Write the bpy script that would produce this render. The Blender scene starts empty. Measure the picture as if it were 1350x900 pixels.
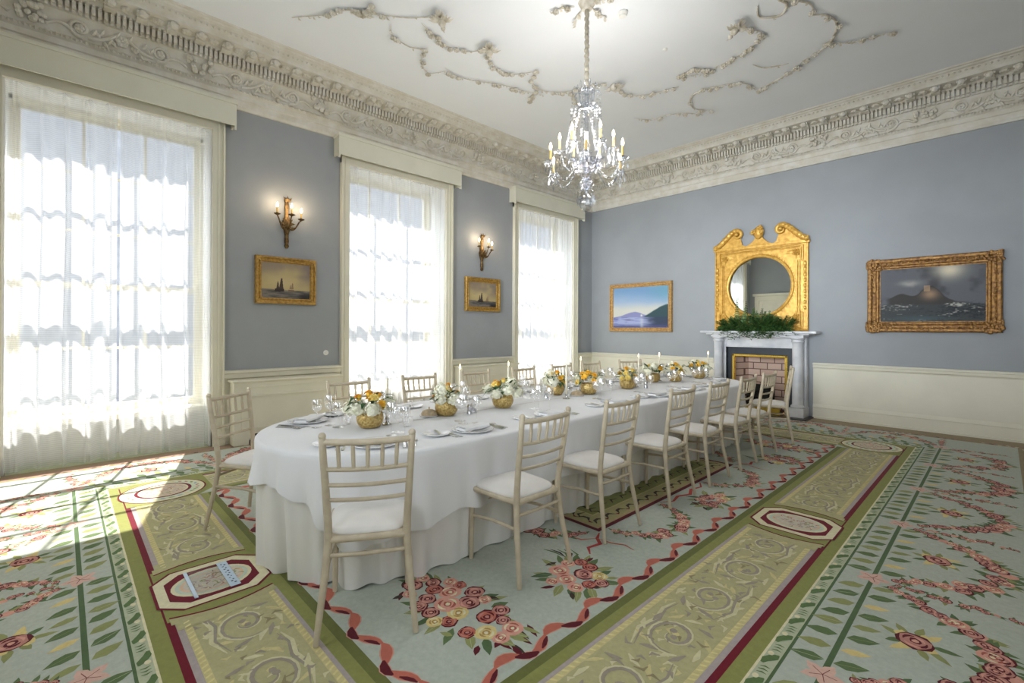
import bpy, math, random
import numpy as np
from mathutils import Vector, Matrix
PI = math.pi
scene = bpy.context.scene
COL = scene.collection
rnd = random.Random(7)

# ------------------------------------------------------------------ camera, light, exposure
CAM_H, YAW, ROLL, FPX, HY = 1.38, 0.8064, 0.0046, 619.1, 433.4
cd = bpy.data.cameras.new('camera')
cam = bpy.data.objects.new('camera', cd)
COL.objects.link(cam)
_r0 = Vector((math.cos(YAW), math.sin(YAW), 0)); _f = Vector((-math.sin(YAW), math.cos(YAW), 0)); _u0 = Vector((0, 0, 1))
_r = _r0 * math.cos(ROLL) + _u0 * math.sin(ROLL)
_u = -_r0 * math.sin(ROLL) + _u0 * math.cos(ROLL)
cam.matrix_world = Matrix(((_r.x, _u.x, -_f.x, 0), (_r.y, _u.y, -_f.y, 0), (_r.z, _u.z, -_f.z, CAM_H), (0, 0, 0, 1)))
cd.sensor_width = 36.0
cd.lens = 36.0 * FPX / 1350.0
cd.shift_y = -(450.0 - HY) / 1350.0
cd.clip_start = 0.05
scene.camera = cam

SUN_E, SKY_E, FILL_BAND_E, EXPOSURE = 10.5, 2.4, 25.5, 0.95
SHEER_T = 0.54          # open share of the sheer weave
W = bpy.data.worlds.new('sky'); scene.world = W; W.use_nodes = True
_bg = W.node_tree.nodes['Background']
_bg.inputs[0].default_value = (0.86, 0.93, 1.0, 1)
# soft blue sky plus an added bright band behind the camera, lighting the end wall
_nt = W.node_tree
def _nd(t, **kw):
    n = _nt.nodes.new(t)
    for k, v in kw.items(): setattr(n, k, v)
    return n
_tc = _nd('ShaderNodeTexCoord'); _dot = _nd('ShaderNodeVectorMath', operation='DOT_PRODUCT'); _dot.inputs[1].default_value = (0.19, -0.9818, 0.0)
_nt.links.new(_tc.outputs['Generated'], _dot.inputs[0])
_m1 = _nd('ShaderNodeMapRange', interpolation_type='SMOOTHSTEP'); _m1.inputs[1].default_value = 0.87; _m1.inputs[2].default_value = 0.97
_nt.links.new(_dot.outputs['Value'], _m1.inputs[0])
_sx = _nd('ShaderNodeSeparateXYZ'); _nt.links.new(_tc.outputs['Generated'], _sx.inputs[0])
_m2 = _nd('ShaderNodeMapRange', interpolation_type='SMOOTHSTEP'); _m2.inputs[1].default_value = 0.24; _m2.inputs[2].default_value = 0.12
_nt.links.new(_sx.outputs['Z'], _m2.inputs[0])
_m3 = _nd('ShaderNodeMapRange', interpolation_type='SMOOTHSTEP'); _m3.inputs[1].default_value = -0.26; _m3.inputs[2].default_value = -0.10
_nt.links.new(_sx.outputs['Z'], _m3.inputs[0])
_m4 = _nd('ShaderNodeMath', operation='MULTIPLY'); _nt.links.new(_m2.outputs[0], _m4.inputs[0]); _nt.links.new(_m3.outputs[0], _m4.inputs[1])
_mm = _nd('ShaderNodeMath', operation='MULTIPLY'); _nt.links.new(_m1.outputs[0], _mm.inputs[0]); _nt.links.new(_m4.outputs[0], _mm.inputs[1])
_ma = _nd('ShaderNodeMath', operation='MULTIPLY_ADD'); _ma.inputs[1].default_value = FILL_BAND_E; _ma.inputs[2].default_value = SKY_E
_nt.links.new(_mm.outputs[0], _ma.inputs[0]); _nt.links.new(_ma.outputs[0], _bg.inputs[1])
sl = bpy.data.lights.new('sun', 'SUN'); sl.energy = SUN_E; sl.angle = math.radians(0.6); sl.color = (1.0, 0.965, 0.91)
sun = bpy.data.objects.new('sun', sl); COL.objects.link(sun)
SUN_DIR = Vector((1.0, -0.278, -1.28)).normalized()
sun.rotation_euler = SUN_DIR.to_track_quat('-Z', 'Y').to_euler()
sun.location = (-14, 6, 12)
scene.view_settings.view_transform = 'Standard'
scene.view_settings.look = 'None'
scene.view_settings.exposure = EXPOSURE
scene.view_settings.gamma = 1.0
scene.view_settings.use_curve_mapping = False
cy = scene.cycles
cy.max_bounces = 12; cy.diffuse_bounces = 6; cy.glossy_bounces = 5; cy.transmission_bounces = 8; cy.transparent_max_bounces = 24
cy.caustics_reflective = False; cy.caustics_refractive = False
cy.sample_clamp_indirect = 8.0
cy.use_denoising = True

# room limits: left wall (windows), end wall (fireplace), right wall, back wall
X0, X1, Y0, Y1, ZC = -6.378, 1.15, -0.92, 8.586, 4.70
WIN_Y = (0.43, 3.74, 7.07)
for i, wy in enumerate(WIN_Y):
    al = bpy.data.lights.new('window_portal', 'AREA'); al.shape = 'RECTANGLE'; al.size = 1.66; al.size_y = 3.3
    ao = bpy.data.objects.new('window_portal', al); COL.objects.link(ao)
    ao.location = (-7.02, wy, 2.0); ao.rotation_euler = (0, -PI / 2, 0); ao.rotation_euler = Vector((1, 0, 0)).to_track_quat('-Z', 'Y').to_euler()
    al.cycles.is_portal = True
# windows added for fill light in the unseen walls behind and right of the camera
FILL_WIN = (('back', -3.05, 0.62, 1.15, 3.55), ('back', -0.75, 0.62, 1.15, 3.55), ('right', 1.15, 0.62, 1.0, 3.40))
for wl, c, hw_, za, zb in FILL_WIN:
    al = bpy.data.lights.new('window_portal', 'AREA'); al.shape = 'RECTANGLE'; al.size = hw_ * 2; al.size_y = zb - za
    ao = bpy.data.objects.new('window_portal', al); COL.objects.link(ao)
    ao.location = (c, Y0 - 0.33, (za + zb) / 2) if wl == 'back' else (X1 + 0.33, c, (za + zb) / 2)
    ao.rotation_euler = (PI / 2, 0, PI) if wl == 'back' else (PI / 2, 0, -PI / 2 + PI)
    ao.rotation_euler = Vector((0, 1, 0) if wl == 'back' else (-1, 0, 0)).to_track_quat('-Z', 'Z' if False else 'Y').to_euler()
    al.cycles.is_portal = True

# ------------------------------------------------------------------ helpers
def lin(c):
    return tuple((x / 255 / 12.92) if x / 255 <= 0.04045 else ((x / 255 + 0.055) / 1.055) ** 2.4 for x in c[:3])

def new_mat(name):
    m = bpy.data.materials.new(name); m.use_nodes = True
    nt = m.node_tree; b = nt.nodes['Principled BSDF']
    return m, nt, b

def mat(name, rgb, rough=0.5, metal=0.0, var=0.06, scale=6.0, bump=0.0, bscale=40.0, spec=0.5, sheen=0.0, emit=None, estr=0.0, rgb2=None, coat=0.0, obj=True):
    m, nt, b = new_mat(name)
    c = lin(rgb); c2 = lin(rgb2) if rgb2 else tuple(max(0, x * (1 - var * 2)) for x in c)
    tc = nt.nodes.new('ShaderNodeTexCoord')
    n = nt.nodes.new('ShaderNodeTexNoise'); n.inputs['Scale'].default_value = scale; n.inputs['Detail'].default_value = 4
    nt.links.new(tc.outputs['Object'], n.inputs['Vector'])
    mx = nt.nodes.new('ShaderNodeMix'); mx.data_type = 'RGBA'
    mx.inputs[6].default_value = (*c2, 1); mx.inputs[7].default_value = (*c, 1)
    rp = nt.nodes.new('ShaderNodeMapRange'); rp.inputs[1].default_value = 0.35; rp.inputs[2].default_value = 0.65
    nt.links.new(n.outputs['Fac'], rp.inputs[0]); nt.links.new(rp.outputs[0], mx.inputs[0])
    nt.links.new(mx.outputs[2], b.inputs['Base Color'])
    b.inputs['Roughness'].default_value = rough; b.inputs['Metallic'].default_value = metal
    b.inputs['Specular IOR Level'].default_value = spec
    if sheen: b.inputs['Sheen Weight'].default_value = sheen
    if coat: b.inputs['Coat Weight'].default_value = coat
    if bump:
        n2 = nt.nodes.new('ShaderNodeTexNoise'); n2.inputs['Scale'].default_value = bscale; n2.inputs['Detail'].default_value = 3
        nt.links.new(tc.outputs['Object'], n2.inputs['Vector'])
        bp = nt.nodes.new('ShaderNodeBump'); bp.inputs['Strength'].default_value = bump; bp.inputs['Distance'].default_value = 0.01
        nt.links.new(n2.outputs['Fac'], bp.inputs['Height']); nt.links.new(bp.outputs[0], b.inputs['Normal'])
    if emit:
        b.inputs['Emission Color'].default_value = (*lin(emit), 1); b.inputs['Emission Strength'].default_value = estr
    return m

def glass_mat(name, tint=(255, 255, 255), refl=0.9, rough=0.02, ior=1.5, extra=0.03):
    m = bpy.data.materials.new(name); m.use_nodes = True; nt = m.node_tree
    for n in list(nt.nodes):
        if n.type != 'OUTPUT_MATERIAL': nt.nodes.remove(n)
    out = [n for n in nt.nodes if n.type == 'OUTPUT_MATERIAL'][0]
    tr = nt.nodes.new('ShaderNodeBsdfTransparent'); tr.inputs[0].default_value = (*lin(tint), 1)
    gl = nt.nodes.new('ShaderNodeBsdfGlossy'); gl.inputs['Roughness'].default_value = rough
    gl.inputs[0].default_value = (refl, refl, refl, 1)
    lw = nt.nodes.new('ShaderNodeLayerWeight'); lw.inputs[0].default_value = 0.5
    pw = nt.nodes.new('ShaderNodeMath'); pw.operation = 'POWER'; pw.inputs[1].default_value = 4.0; nt.links.new(lw.outputs['Facing'], pw.inputs[0])
    ad = nt.nodes.new('ShaderNodeMath'); ad.operation = 'MULTIPLY_ADD'; ad.use_clamp = True; ad.inputs[1].default_value = 0.6; ad.inputs[2].default_value = 0.03 + extra
    nt.links.new(pw.outputs[0], ad.inputs[0])
    mx = nt.nodes.new('ShaderNodeMixShader')
    nt.links.new(ad.outputs[0], mx.inputs[0]); nt.links.new(tr.outputs[0], mx.inputs[1]); nt.links.new(gl.outputs[0], mx.inputs[2])
    nt.links.new(mx.outputs[0], out.inputs[0])
    return m

def colour_mat(name, rough=0.9, bump=0.3, bscale=600.0, var=0.12, vscale=35.0, spec=0.1, sheen=0.0):
    m, nt, b = new_mat(name)
    at = nt.nodes.new('ShaderNodeAttribute'); at.attribute_name = 'Col'
    tc = nt.nodes.new('ShaderNodeTexCoord')
    n = nt.nodes.new('ShaderNodeTexNoise'); n.inputs['Scale'].default_value = vscale; n.inputs['Detail'].default_value = 5; n.inputs['Roughness'].default_value = 0.7
    nt.links.new(tc.outputs['Object'], n.inputs['Vector'])
    mr = nt.nodes.new('ShaderNodeMapRange'); mr.inputs[1].default_value = 0.25; mr.inputs[2].default_value = 0.75; mr.inputs[3].default_value = 1 - var; mr.inputs[4].default_value = 1 + var
    nt.links.new(n.outputs['Fac'], mr.inputs[0])
    mu = nt.nodes.new('ShaderNodeVectorMath'); mu.operation = 'SCALE'
    nt.links.new(at.outputs['Color'], mu.inputs[0]); nt.links.new(mr.outputs[0], mu.inputs['Scale'])
    nt.links.new(mu.outputs[0], b.inputs['Base Color'])
    b.inputs['Roughness'].default_value = rough; b.inputs['Specular IOR Level'].default_value = spec
    if sheen: b.inputs['Sheen Weight'].default_value = sheen
    if bump:
        n2 = nt.nodes.new('ShaderNodeTexNoise'); n2.inputs['Scale'].default_value = bscale
        nt.links.new(tc.outputs['Object'], n2.inputs['Vector'])
        bp = nt.nodes.new('ShaderNodeBump'); bp.inputs['Strength'].default_value = bump; bp.inputs['Distance'].default_value = 0.003
        nt.links.new(n2.outputs['Fac'], bp.inputs['Height']); nt.links.new(bp.outputs[0], b.inputs['Normal'])
    return m

def tag(o, label=None, cat=None, group=None, kind=None):
    if label: o['label'] = label
    if cat: o['category'] = cat
    if group: o['group'] = group
    if kind: o['kind'] = kind
    return o

def thing(name, label, cat, loc=(0, 0, 0), rz=0.0, group=None):
    o = bpy.data.objects.new(name, None); COL.objects.link(o)
    o.empty_display_size = 0.1
    o.location = loc; o.rotation_euler = (0, 0, rz)
    return tag(o, label, cat, group)

def copy_tree(o, parent=None):
    c = o.copy(); COL.objects.link(c); c.parent = parent
    for ch in list(o.children): copy_tree(ch, c)
    return c

class MB:
    def __init__(s): s.v = []; s.f = []; s.c = []
    def add(s, vs, fs, col=None):
        b = len(s.v); s.v += [tuple(p) for p in vs]
        for f in fs: s.f.append(tuple(i + b for i in f)); s.c.append(col)
    def box(s, x0, x1, y0, y1, z0, z1, col=None):
        s.add([(x0, y0, z0), (x1, y0, z0), (x1, y1, z0), (x0, y1, z0), (x0, y0, z1), (x1, y0, z1), (x1, y1, z1), (x0, y1, z1)],
              [(0, 3, 2, 1), (4, 5, 6, 7), (0, 1, 5, 4), (1, 2, 6, 5), (2, 3, 7, 6), (3, 0, 4, 7)], col)
        return s
    def tube(s, pts, r, n=8, col=None, cap=True, closed=False):
        pts = [Vector(p) for p in pts]; m = len(pts)
        rs = list(r) if hasattr(r, '__len__') else [r] * m
        vs = []; nrm = None
        for i, p in enumerate(pts):
            a = pts[i - 1] if i else (pts[-1] if closed else pts[0]); b = pts[i + 1] if i < m - 1 else (pts[0] if closed else pts[-1])
            t = (b - a); t = t.normalized() if t.length > 1e-9 else Vector((0, 0, 1))
            if nrm is None:
                nrm = t.orthogonal().normalized()
                if abs(t.z) > 0.5: nrm = (Vector((1, 0, 0)) - t * t.x).normalized()
            else:
                nrm = nrm - t * nrm.dot(t)
                nrm = nrm.normalized() if nrm.length > 1e-6 else t.orthogonal().normalized()
            bn = t.cross(nrm)
            for k in range(n):
                a_ = 2 * PI * k / n
                vs.append(p + (nrm * math.cos(a_) + bn * math.sin(a_)) * rs[i])
        fs = []
        for i in range(m - 1 + (1 if closed else 0)):
            for k in range(n):
                k2 = (k + 1) % n; i2 = (i + 1) % m
                fs.append((i * n + k, i * n + k2, i2 * n + k2, i2 * n + k))
        if cap and not closed:
            fs.append(tuple(range(n - 1, -1, -1))); fs.append(tuple((m - 1) * n + k for k in range(n)))
        s.add(vs, fs, col); return s
    def lathe(s, prof, n=20, c=(0, 0, 0), col=None, wob=None):
        vs = []; fs = []
        for i, (r, z) in enumerate(prof):
            for k in range(n):
                a = 2 * PI * k / n; rr = r * (wob(a, z) if wob else 1)
                vs.append((c[0] + rr * math.cos(a), c[1] + rr * math.sin(a), c[2] + z))
        for i in range(len(prof) - 1):
            for k in range(n):
                k2 = (k + 1) % n
                fs.append((i * n + k, i * n + k2, (i + 1) * n + k2, (i + 1) * n + k))
        if prof[0][0] > 1e-5: fs.append(tuple(range(n - 1, -1, -1)))
        if prof[-1][0] > 1e-5: fs.append(tuple((len(prof) - 1) * n + k for k in range(n)))
        s.add(vs, fs, col); return s
    def ball(s, c, r, n=10, m=6, sc=(1, 1, 1), col=None):
        vs = []; fs = []
        for i in range(m + 1):
            th = PI * i / m
            for k in range(n):
                a = 2 * PI * k / n
                vs.append((c[0] + r * sc[0] * math.sin(th) * math.cos(a), c[1] + r * sc[1] * math.sin(th) * math.sin(a), c[2] - r * sc[2] * math.cos(th)))
        for i in range(m):
            for k in range(n):
                k2 = (k + 1) % n; fs.append((i * n + k, i * n + k2, (i + 1) * n + k2, (i + 1) * n + k))
        s.add(vs, fs, col); return s
    def octa(s, c, r, h=None, col=None):
        h = h or r; x, y, z = c
        s.add([(x + r, y, z), (x, y + r, z), (x - r, y, z), (x, y - r, z), (x, y, z + h), (x, y, z - h)],
              [(0, 1, 4), (1, 2, 4), (2, 3, 4), (3, 0, 4), (1, 0, 5), (2, 1, 5), (3, 2, 5), (0, 3, 5)], col); return s
    def leaf(s, p, d, nrm, L, w, bend=0.15, col=None, th=0.0):
        p = Vector(p); d = Vector(d).normalized(); nrm = Vector(nrm); nrm = nrm - d * nrm.dot(d)
        nrm = nrm.normalized() if nrm.length > 1e-5 else d.orthogonal().normalized()
        sd = d.cross(nrm); vs = []; st = [(0, 0.12), (0.3, 0.9), (0.6, 0.85), (1.0, 0.03)]
        for t, ww in st:
            c = p + d * L * t + nrm * (bend * L * math.sin(t * PI * 0.9)) - nrm * bend * L * t * t
            vs += [c - sd * w * ww * 0.5 + nrm * w * 0.12 * ww, c, c + sd * w * ww * 0.5 + nrm * w * 0.12 * ww]
        fs = []
        for i in range(3):
            a = i * 3; fs += [(a, a + 1, a + 4, a + 3), (a + 1, a + 2, a + 5, a + 4)]
        s.add(vs, fs, col); return s
    def grid(s, nu, nv, fn, col=None, wrap=False):
        vs = [fn(i / (nu - 1) if not wrap else i / nu, j / (nv - 1)) for j in range(nv) for i in range(nu)]
        fs = []
        for j in range(nv - 1):
            for i in range(nu if wrap else nu - 1):
                i2 = (i + 1) % nu
                fs.append((j * nu + i, j * nu + i2, (j + 1) * nu + i2, (j + 1) * nu + i))
        s.add(vs, fs, col); return s
    def prism(s, pts, axis, a0, a1, col=None):
        """outline pts (2-D) extruded along axis from a0 to a1"""
        n = len(pts)
        def P(u, v, w): return {'x': (w, u, v), 'y': (u, w, v), 'z': (u, v, w)}[axis]
        vs = [P(u, v, a0) for u, v in pts] + [P(u, v, a1) for u, v in pts]
        fs = [tuple(range(n)), tuple(range(2 * n - 1, n - 1, -1))] + [(i, i + n, (i + 1) % n + n, (i + 1) % n) for i in range(n)]
        s.add(vs, fs, col); return s
    def build(s, name, m, parent=None, smooth=False, sharp=40, bevel=0.0, loc=None, rot=None, kind=None, label=None, solid=0.0):
        me = bpy.data.meshes.new(name); me.from_pydata(s.v, [], s.f); me.validate(); me.update()
        if m: me.materials.append(m)
        if any(c is not None for c in s.c):
            at = me.color_attributes.new('Col', 'FLOAT_COLOR', 'CORNER')
            arr = np.ones((len(me.loops), 4), np.float32)
            ls = np.zeros(len(me.polygons), np.int32); lt = np.zeros(len(me.polygons), np.int32)
            me.polygons.foreach_get('loop_start', ls); me.polygons.foreach_get('loop_total', lt)
            cols = [lin(c) if c is not None else (1, 1, 1) for c in s.c]
            if len(cols) == len(me.polygons):
                for i, c in enumerate(cols): arr[ls[i]:ls[i] + lt[i], :3] = c
            at.data.foreach_set('color', arr.ravel())
        if smooth:
            me.polygons.foreach_set('use_smooth', [True] * len(me.polygons))
            me.set_sharp_from_angle(angle=math.radians(sharp))
        o = bpy.data.objects.new(name, me); COL.objects.link(o)
        if parent: o.parent = parent
        if loc: o.location = loc
        if rot: o.rotation_euler = rot
        if bevel:
            bm = o.modifiers.new('bevel', 'BEVEL'); bm.width = bevel; bm.segments = 2; bm.limit_method = 'ANGLE'; bm.angle_limit = math.radians(40)
        if solid:
            sm = o.modifiers.new('solid', 'SOLIDIFY'); sm.thickness = solid; sm.offset = 0
        if kind: o['kind'] = kind
        if label: o['label'] = label
        return o

def struct(o, label=None):
    o['kind'] = 'structure'
    if label: o['label'] = label
    return o

# ------------------------------------------------------------------ materials
M = {}
M['wall'] = mat('blue_grey_wall_paint', (160, 164, 168), 0.75, var=0.03, scale=2.0, bump=0.04, bscale=200, spec=0.25)
M['cream'] = mat('cream_gloss_paint', (228, 224, 206), 0.45, var=0.03, scale=3.0, spec=0.4)
M['pelmet'] = mat('cream_pelmet_paint', (222, 220, 204), 0.6, var=0.03, scale=3.0, spec=0.3)
M['plaster'] = mat('white_plaster', (222, 219, 211), 0.8, var=0.06, scale=8.0, bump=0.1, bscale=60, spec=0.2, rgb2=(210, 204, 190))
M['ceiling'] = mat('ceiling_paint', (238, 241, 246), 0.85, var=0.015, scale=1.0, spec=0.15)
M['stucco'] = mat('ceiling_stucco', (224, 220, 210), 0.8, var=0.1, scale=14.0, rgb2=(190, 182, 164), spec=0.2)
M['chair'] = mat('limewashed_chair_wood', (202, 189, 164), 0.42, var=0.05, scale=20.0, rgb2=(188, 174, 150), spec=0.5)
M['cushion'] = mat('ivory_seat_fabric', (232, 228, 222), 0.85, var=0.03, scale=10.0, bump=0.15, bscale=300, spec=0.2, sheen=0.2)
M['cloth'] = mat('white_table_linen', (234, 234, 235), 0.7, var=0.02, scale=3.0, bump=0.06, bscale=250, spec=0.25, sheen=0.25)
M['skirt'] = mat('ivory_under_linen', (231, 229, 224), 0.75, var=0.03, scale=3.0, bump=0.08, bscale=250, spec=0.2, sheen=0.2)
M['napkin'] = mat('white_napkin_linen', (236, 236, 236), 0.8, var=0.03, scale=20, bump=0.2, bscale=200, spec=0.2)
M['china'] = mat('white_china', (238, 238, 238), 0.12, var=0.01, spec=0.6, coat=0.3)
M['silver'] = mat('polished_silver', (215, 215, 212), 0.14, metal=1.0, var=0.02)
M['gold'] = mat('gilded_carving', (234, 190, 96), 0.36, metal=0.3, var=0.1, scale=18, bump=0.25, bscale=70, rgb2=(204, 152, 64))
M['oldgold'] = mat('antique_gilt_frame', (176, 132, 70), 0.42, metal=0.35, var=0.15, scale=30, bump=0.5, bscale=90, rgb2=(110, 72, 34))
M['oldgold_l'] = mat('pale_gilt_frame', (206, 168, 110), 0.4, metal=0.3, var=0.1, scale=30, bump=0.2, bscale=90, rgb2=(170, 128, 74))
M['oldgold2'] = mat('dull_gilt_frame', (196, 156, 76), 0.42, metal=0.3, var=0.1, scale=30, bump=0.2, bscale=90, rgb2=(150, 112, 48))
M['brass'] = mat('polished_brass', (236, 200, 96), 0.2, metal=1.0, var=0.04, scale=10)
M['sconce'] = mat('aged_gilt_bronze', (134, 110, 72), 0.4, metal=0.8, var=0.15, scale=40, rgb2=(84, 60, 32))
M['goldpot'] = mat('hammered_gold_pot', (228, 204, 138), 0.32, metal=0.5, var=0.12, scale=70, bump=0.5, bscale=70, rgb2=(176, 142, 78))
M['marble'] = mat('white_marble', (222, 222, 224), 0.25, var=0.05, scale=4, rgb2=(196, 198, 204), spec=0.5)
M['slate'] = mat('dark_slate', (58, 64, 72), 0.35, var=0.1, scale=9, spec=0.4)
M['hearth'] = mat('black_hearth_stone', (52, 50, 50), 0.35, var=0.15, scale=9)
M['iron'] = mat('black_cast_iron', (32, 30, 28), 0.55, metal=0.4, var=0.2, scale=30)
M['mirror'] = mat('mirror_silvering', (235, 240, 240), 0.0, metal=1.0, var=0.0)
M['leaf'] = mat('dark_green_leaf', (62, 100, 48), 0.5, var=0.25, scale=30, rgb2=(38, 70, 34), spec=0.35)
M['leaf2'] = mat('mid_green_leaf', (96, 122, 58), 0.5, var=0.2, scale=30, spec=0.35)
M['orange'] = mat('amber_rose_petal', (250, 208, 84), 0.6, var=0.12, scale=60, rgb2=(246, 184, 52), spec=0.2)
M['yellow'] = mat('yellow_rose_petal', (248, 228, 140), 0.6, var=0.12, scale=60, rgb2=(242, 208, 104), spec=0.2)
M['ivory'] = mat('ivory_hydrangea_petal', (246, 243, 228), 0.65, var=0.08, scale=60, rgb2=(232, 232, 204), spec=0.2)
M['wax'] = mat('ivory_candle_wax', (238, 230, 208), 0.4, var=0.02, spec=0.4)
M['flame'] = mat('candle_flame', (255, 214, 140), 0.5, emit=(255, 214, 140), estr=7.0)
M['bulb'] = mat('flame_bulb_glow', (255, 226, 180), 0.3, emit=(255, 220, 165), estr=9.0)
M['sleeve_o'] = mat('yellow_candle_sleeve', (196, 164, 96), 0.5)
M['glass'] = glass_mat('clear_table_glass', refl=1.0, extra=0.15)
M['crystal'] = glass_mat('cut_crystal', refl=0.85, extra=0.10, ior=1.6, tint=(244, 246, 250))
M['pane'] = glass_mat('window_pane_glass', refl=0.8, extra=0.0)
M['wood_floor'] = mat('dark_floor_board', (96, 70, 46), 0.5, var=0.2, scale=5)
M['white'] = mat('white_plastic', (236, 236, 232), 0.4, var=0.01)
M['brick'] = None
M['whitewood'] = mat('white_gloss_paint', (238, 238, 236), 0.5, var=0.02, scale=3.0)
M['darkbrick'] = mat('grey_weathered_brick', (112, 114, 118), 0.9, var=0.1, scale=3)
M['street'] = mat('grey_street_paving', (70, 70, 70), 0.9, var=0.1, scale=1)
M['carpet'] = colour_mat('wool_carpet', bump=0.35, sheen=0.1)
M['canvas'] = colour_mat('oil_on_canvas', rough=0.55, bump=0.1, bscale=200, var=0.06, vscale=60, spec=0.25)
M['paleblue'] = mat('pale_blue_strip', (196, 214, 232), 0.35, var=0.05, scale=30)
M['ink'] = mat('dark_blue_ink', (34, 52, 86), 0.5)
M['film'] = glass_mat('clear_plastic_film', refl=0.25, extra=0.0, rough=.2)
M['bread'] = mat('bread_crust', (206, 184, 150), 0.7, var=0.15, scale=40, bump=0.3)

def brick_mat():
    m, nt, b = new_mat('buff_fire_brick')
    tc = nt.nodes.new('ShaderNodeTexCoord'); mp = nt.nodes.new('ShaderNodeMapping'); mp.inputs['Rotation'].default_value = (PI / 2, 0, 0)
    br = nt.nodes.new('ShaderNodeTexBrick'); br.inputs['Scale'].default_value = 1.0
    br.inputs['Color1'].default_value = (*lin((226, 198, 180)), 1); br.inputs['Color2'].default_value = (*lin((206, 176, 158)), 1); br.inputs['Mortar'].default_value = (*lin((120, 92, 82)), 1)
    br.inputs['Mortar Size'].default_value = 0.008; br.inputs['Brick Width'].default_value = 0.23; br.inputs['Row Height'].default_value = 0.115
    nt.links.new(tc.outputs['Object'], mp.inputs[0]); nt.links.new(mp.outputs[0], br.inputs['Vector']); nt.links.new(br.outputs[0], b.inputs['Base Color'])
    b.inputs['Roughness'].default_value = 0.9
    return m
M['brick'] = brick_mat()

def sheer_mat():
    m = bpy.data.materials.new('white_sheer_voile'); m.use_nodes = True; nt = m.node_tree
    for n in list(nt.nodes):
        if n.type != 'OUTPUT_MATERIAL': nt.nodes.remove(n)
    out = [n for n in nt.nodes if n.type == 'OUTPUT_MATERIAL'][0]
    tr = nt.nodes.new('ShaderNodeBsdfTransparent')
    tl = nt.nodes.new('ShaderNodeBsdfTranslucent'); tl.inputs[0].default_value = (0.92, 0.93, 0.95, 1)
    df = nt.nodes.new('ShaderNodeBsdfDiffuse'); df.inputs[0].default_value = (0.90, 0.91, 0.92, 1)
    m1 = nt.nodes.new('ShaderNodeMixShader'); m1.inputs[0].default_value = 0.62
    nt.links.new(tl.outputs[0], m1.inputs[1]); nt.links.new(df.outputs[0], m1.inputs[2])
    tc = nt.nodes.new('ShaderNodeTexCoord'); sp = nt.nodes.new('ShaderNodeSeparateXYZ'); nt.links.new(tc.outputs['Object'], sp.inputs[0])
    mu = nt.nodes.new('ShaderNodeMath'); mu.operation = 'MULTIPLY'; mu.inputs[1].default_value = 2 * PI / 0.019
    nt.links.new(sp.outputs['Z'], mu.inputs[0])
    sn = nt.nodes.new('ShaderNodeMath'); sn.operation = 'SINE'; nt.links.new(mu.outputs[0], sn.inputs[0])
    mr = nt.nodes.new('ShaderNodeMapRange'); mr.inputs[1].default_value = -0.6; mr.inputs[2].default_value = 0.6; mr.inputs[3].default_value = SHEER_T + 0.03; mr.inputs[4].default_value = SHEER_T - 0.03
    nt.links.new(sn.outputs[0], mr.inputs[0])
    m2 = nt.nodes.new('ShaderNodeMixShader'); nt.links.new(mr.outputs[0], m2.inputs[0])
    nt.links.new(m1.outputs[0], m2.inputs[1]); nt.links.new(tr.outputs[0], m2.inputs[2]); nt.links.new(m2.outputs[0], out.inputs[0])
    return m
M['sheer'] = sheer_mat()
ORD = ['first', 'second', 'third', 'fourth', 'fifth', 'sixth', 'seventh', 'eighth', 'ninth', 'tenth', 'eleventh', 'twelfth']

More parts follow.
